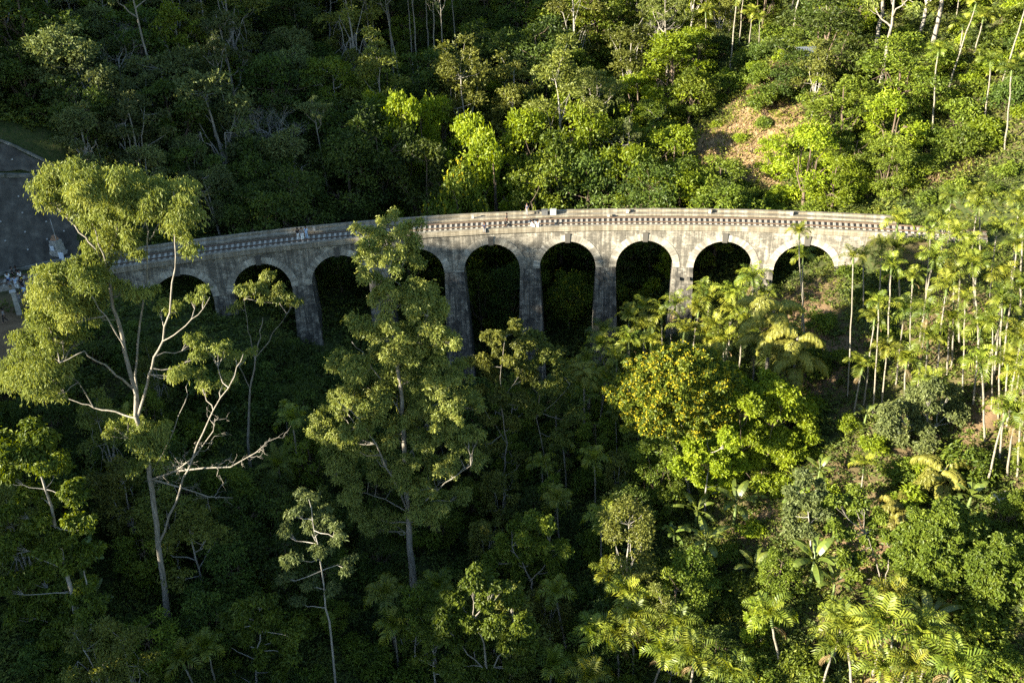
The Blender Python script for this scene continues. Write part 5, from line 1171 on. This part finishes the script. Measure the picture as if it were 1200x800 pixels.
def dk(px, off, z):
    ss_ = np.linspace(-48, 48, 2000); x_, y_ = arc(ss_, off); pxs, _ = proj(x_, y_, GRADE*ss_+z); s = ss_[np.argmin(np.abs(pxs-px))]; return P3(s, off, z), -(TH0+s/BR)
for px, off, z, rz, pose, a, b, dr, lab in [
    (350, 2.2, -.3, .4, 'stand', BLK, WHT, False, 'person in black top and white trousers, leftmost of the trio on the shaded deck'),
    (355, 2.0, -.3, -2.6, 'talk', GRY, WHT, True, 'person in grey top and white skirt in the middle of the trio'),
    (360, 2.4, -.3, 2.9, 'stand', LBL, LBL, False, 'person in pale blue clothes, rightmost of the trio on the shaded deck'),
    (568, .3, 0.0, math.pi, 'sit', NAV, GRY, False, 'person in dark clothes sitting on the near parapet with legs hanging over'),
    (594, 1.75, -.3, 1.4, 'walk', BLK, BLK, False, 'person in black striding along the track above the fifth arch'),
    (618, 5.0, -.16, 2.4, 'stand', NAV, GRY, False, 'person in dark top and grey trousers standing by the far parapet'),
    (624.5, .32, 0.0, .3, 'sit', WHT, WHT, True, 'left one of two people in white sitting together on the near parapet'),
    (630, .32, 0.0, -.2, 'sit', WHT, WHT, True, 'right one of two people in white sitting together on the near parapet')]:
    L_, rr_ = dk(px, off, z); person(L_, rr_+rz, pose, a, b, lab, dr, int(px) % 2)
for px, py, rz, pose, a, b, dr, lab in [
    (12, 334, .5, 'stand', WHT, BLU, False, "person in white shirt and blue trousers at left end of the trackside crowd"),
    (17, 328, -1, 'stand', BLK, BLK, False, 'person all in black at the back left of the crowd by the track'),
    (22, 327, 2, 'talk', BLK, GRY, False, 'person in black top and grey trousers at the back of the crowd'),
    (26, 332, -2, 'stand', WHT, BLK, False, 'person in white top and black trousers at the back right of the crowd'),
    (21, 339, 3, 'stand', LBL, WHT, True, 'person in pale blue top and white skirt amid the crowd by the track'),
    (28, 341, 1, 'talk', BLK, NAV, False, 'person in black top and navy trousers at the right side of the crowd'),
    (14, 343, -.7, 'stand', GRY, TAN, False, 'person in grey shirt and tan trousers at front left of the crowd'),
    (31, 350, 2.6, 'walk', LBL, GRY, False, 'person in pale blue shirt walking a step in front of the crowd'),
    (25, 357, .2, 'stand', GRY, GRY, False, 'person in all grey standing beside the pale stone pillar'),
    (7, 378, 1.9, 'walk', GRY, BLK, False, 'lone person in grey shirt and dark trousers crossing the dirt clearing')]:
    person(ground(px, py), rz, pose, a, b, lab, dr, px % 2)
# ------------------------------------------------------------------ labels for the plants that have none yet
ORD = ['first', 'second', 'third', 'fourth', 'fifth', 'sixth', 'seventh', 'eighth', 'ninth']
ARCHX = [212, 300, 392, 483, 578, 668, 758, 850, 945]
def place(px, py, back):
    if back:
        col = 'above the left track' if px < 165 else ('above the right abutment' if px > 1000 else 'above the %s arch' % ORD[int(np.argmin(np.abs(np.array(ARCHX)-px)))])
        row = 'just behind the parapet' if py > 205 else 'low on the hill' if py > 150 else 'midway uphill' if py > 95 else 'high uphill' if py > 40 else 'near the top edge'
        return row + ' ' + col
    if px > 960: return ('on the right slope beside the viaduct' if py < 330 else 'amid the right-hand palm trunks' if py < 480 else 'low on the right slope' if py < 640 else 'in the bottom right corner')
    col = 'below the left abutment' if px < 165 else 'below the %s arch' % ORD[int(np.argmin(np.abs(np.array(ARCHX)-px)))]
    row = 'at the pier feet' if py < 430 else 'in the upper valley' if py < 530 else 'in the mid valley' if py < 630 else 'low in the valley' if py < 720 else 'at the bottom edge'
    return row + ' ' + col
from collections import defaultdict
bk = defaultdict(list)
for e, kind, h, sc in PLANTS:
    px, py = proj(e.location.x, e.location.y, e.location.z + h*(.85 if kind in ('areca', 'fishtail', 'pole', 'euc') else .6)); px, py = float(px), float(py)
    e['_p'] = [px, py]
    if 'label' in e: continue
    size = '' if kind in ('banana', 'fishtail') else ('short ' if h < {'areca': 9, 'euc': 20, 'pole': 19}.get(kind, 3.4 if 'shrub' in kind else 9.5) else 'tall ') 
    look = LOOK[kind]
    if look.startswith('tall '): size = ''
    bk[(size + look, place(px, py, e.location.y > 108), size, kind)].append((px, e))
NUM = ['', '', 'two', 'three', 'four', 'five', 'six', 'seven', 'eight', 'nine', 'ten', 'eleven', 'twelve']
for (look, plc, size, kind), L_ in bk.items():
    L_.sort(key=lambda q: q[0]); n = len(L_)
    for i, (px, e) in enumerate(L_):
        if n == 1: lab = look + ' ' + plc
        elif n == 2: lab = ('left' if i == 0 else 'right') + ' one of two: ' + look + ' ' + plc
        else:
            o = 'leftmost' if i == 0 else 'rightmost' if i == n-1 else (ORD[i] if i < 9 else '%dth' % (i+1)) + ' from left'
            lab = o + ' ' + look + ' ' + plc
        w = lab.split()
        if len(w) > 16: lab = ' '.join(x for x in w if x not in ('the', 'one'))
        e['label'] = lab
for e, *_ in PLANTS: del e['_p']
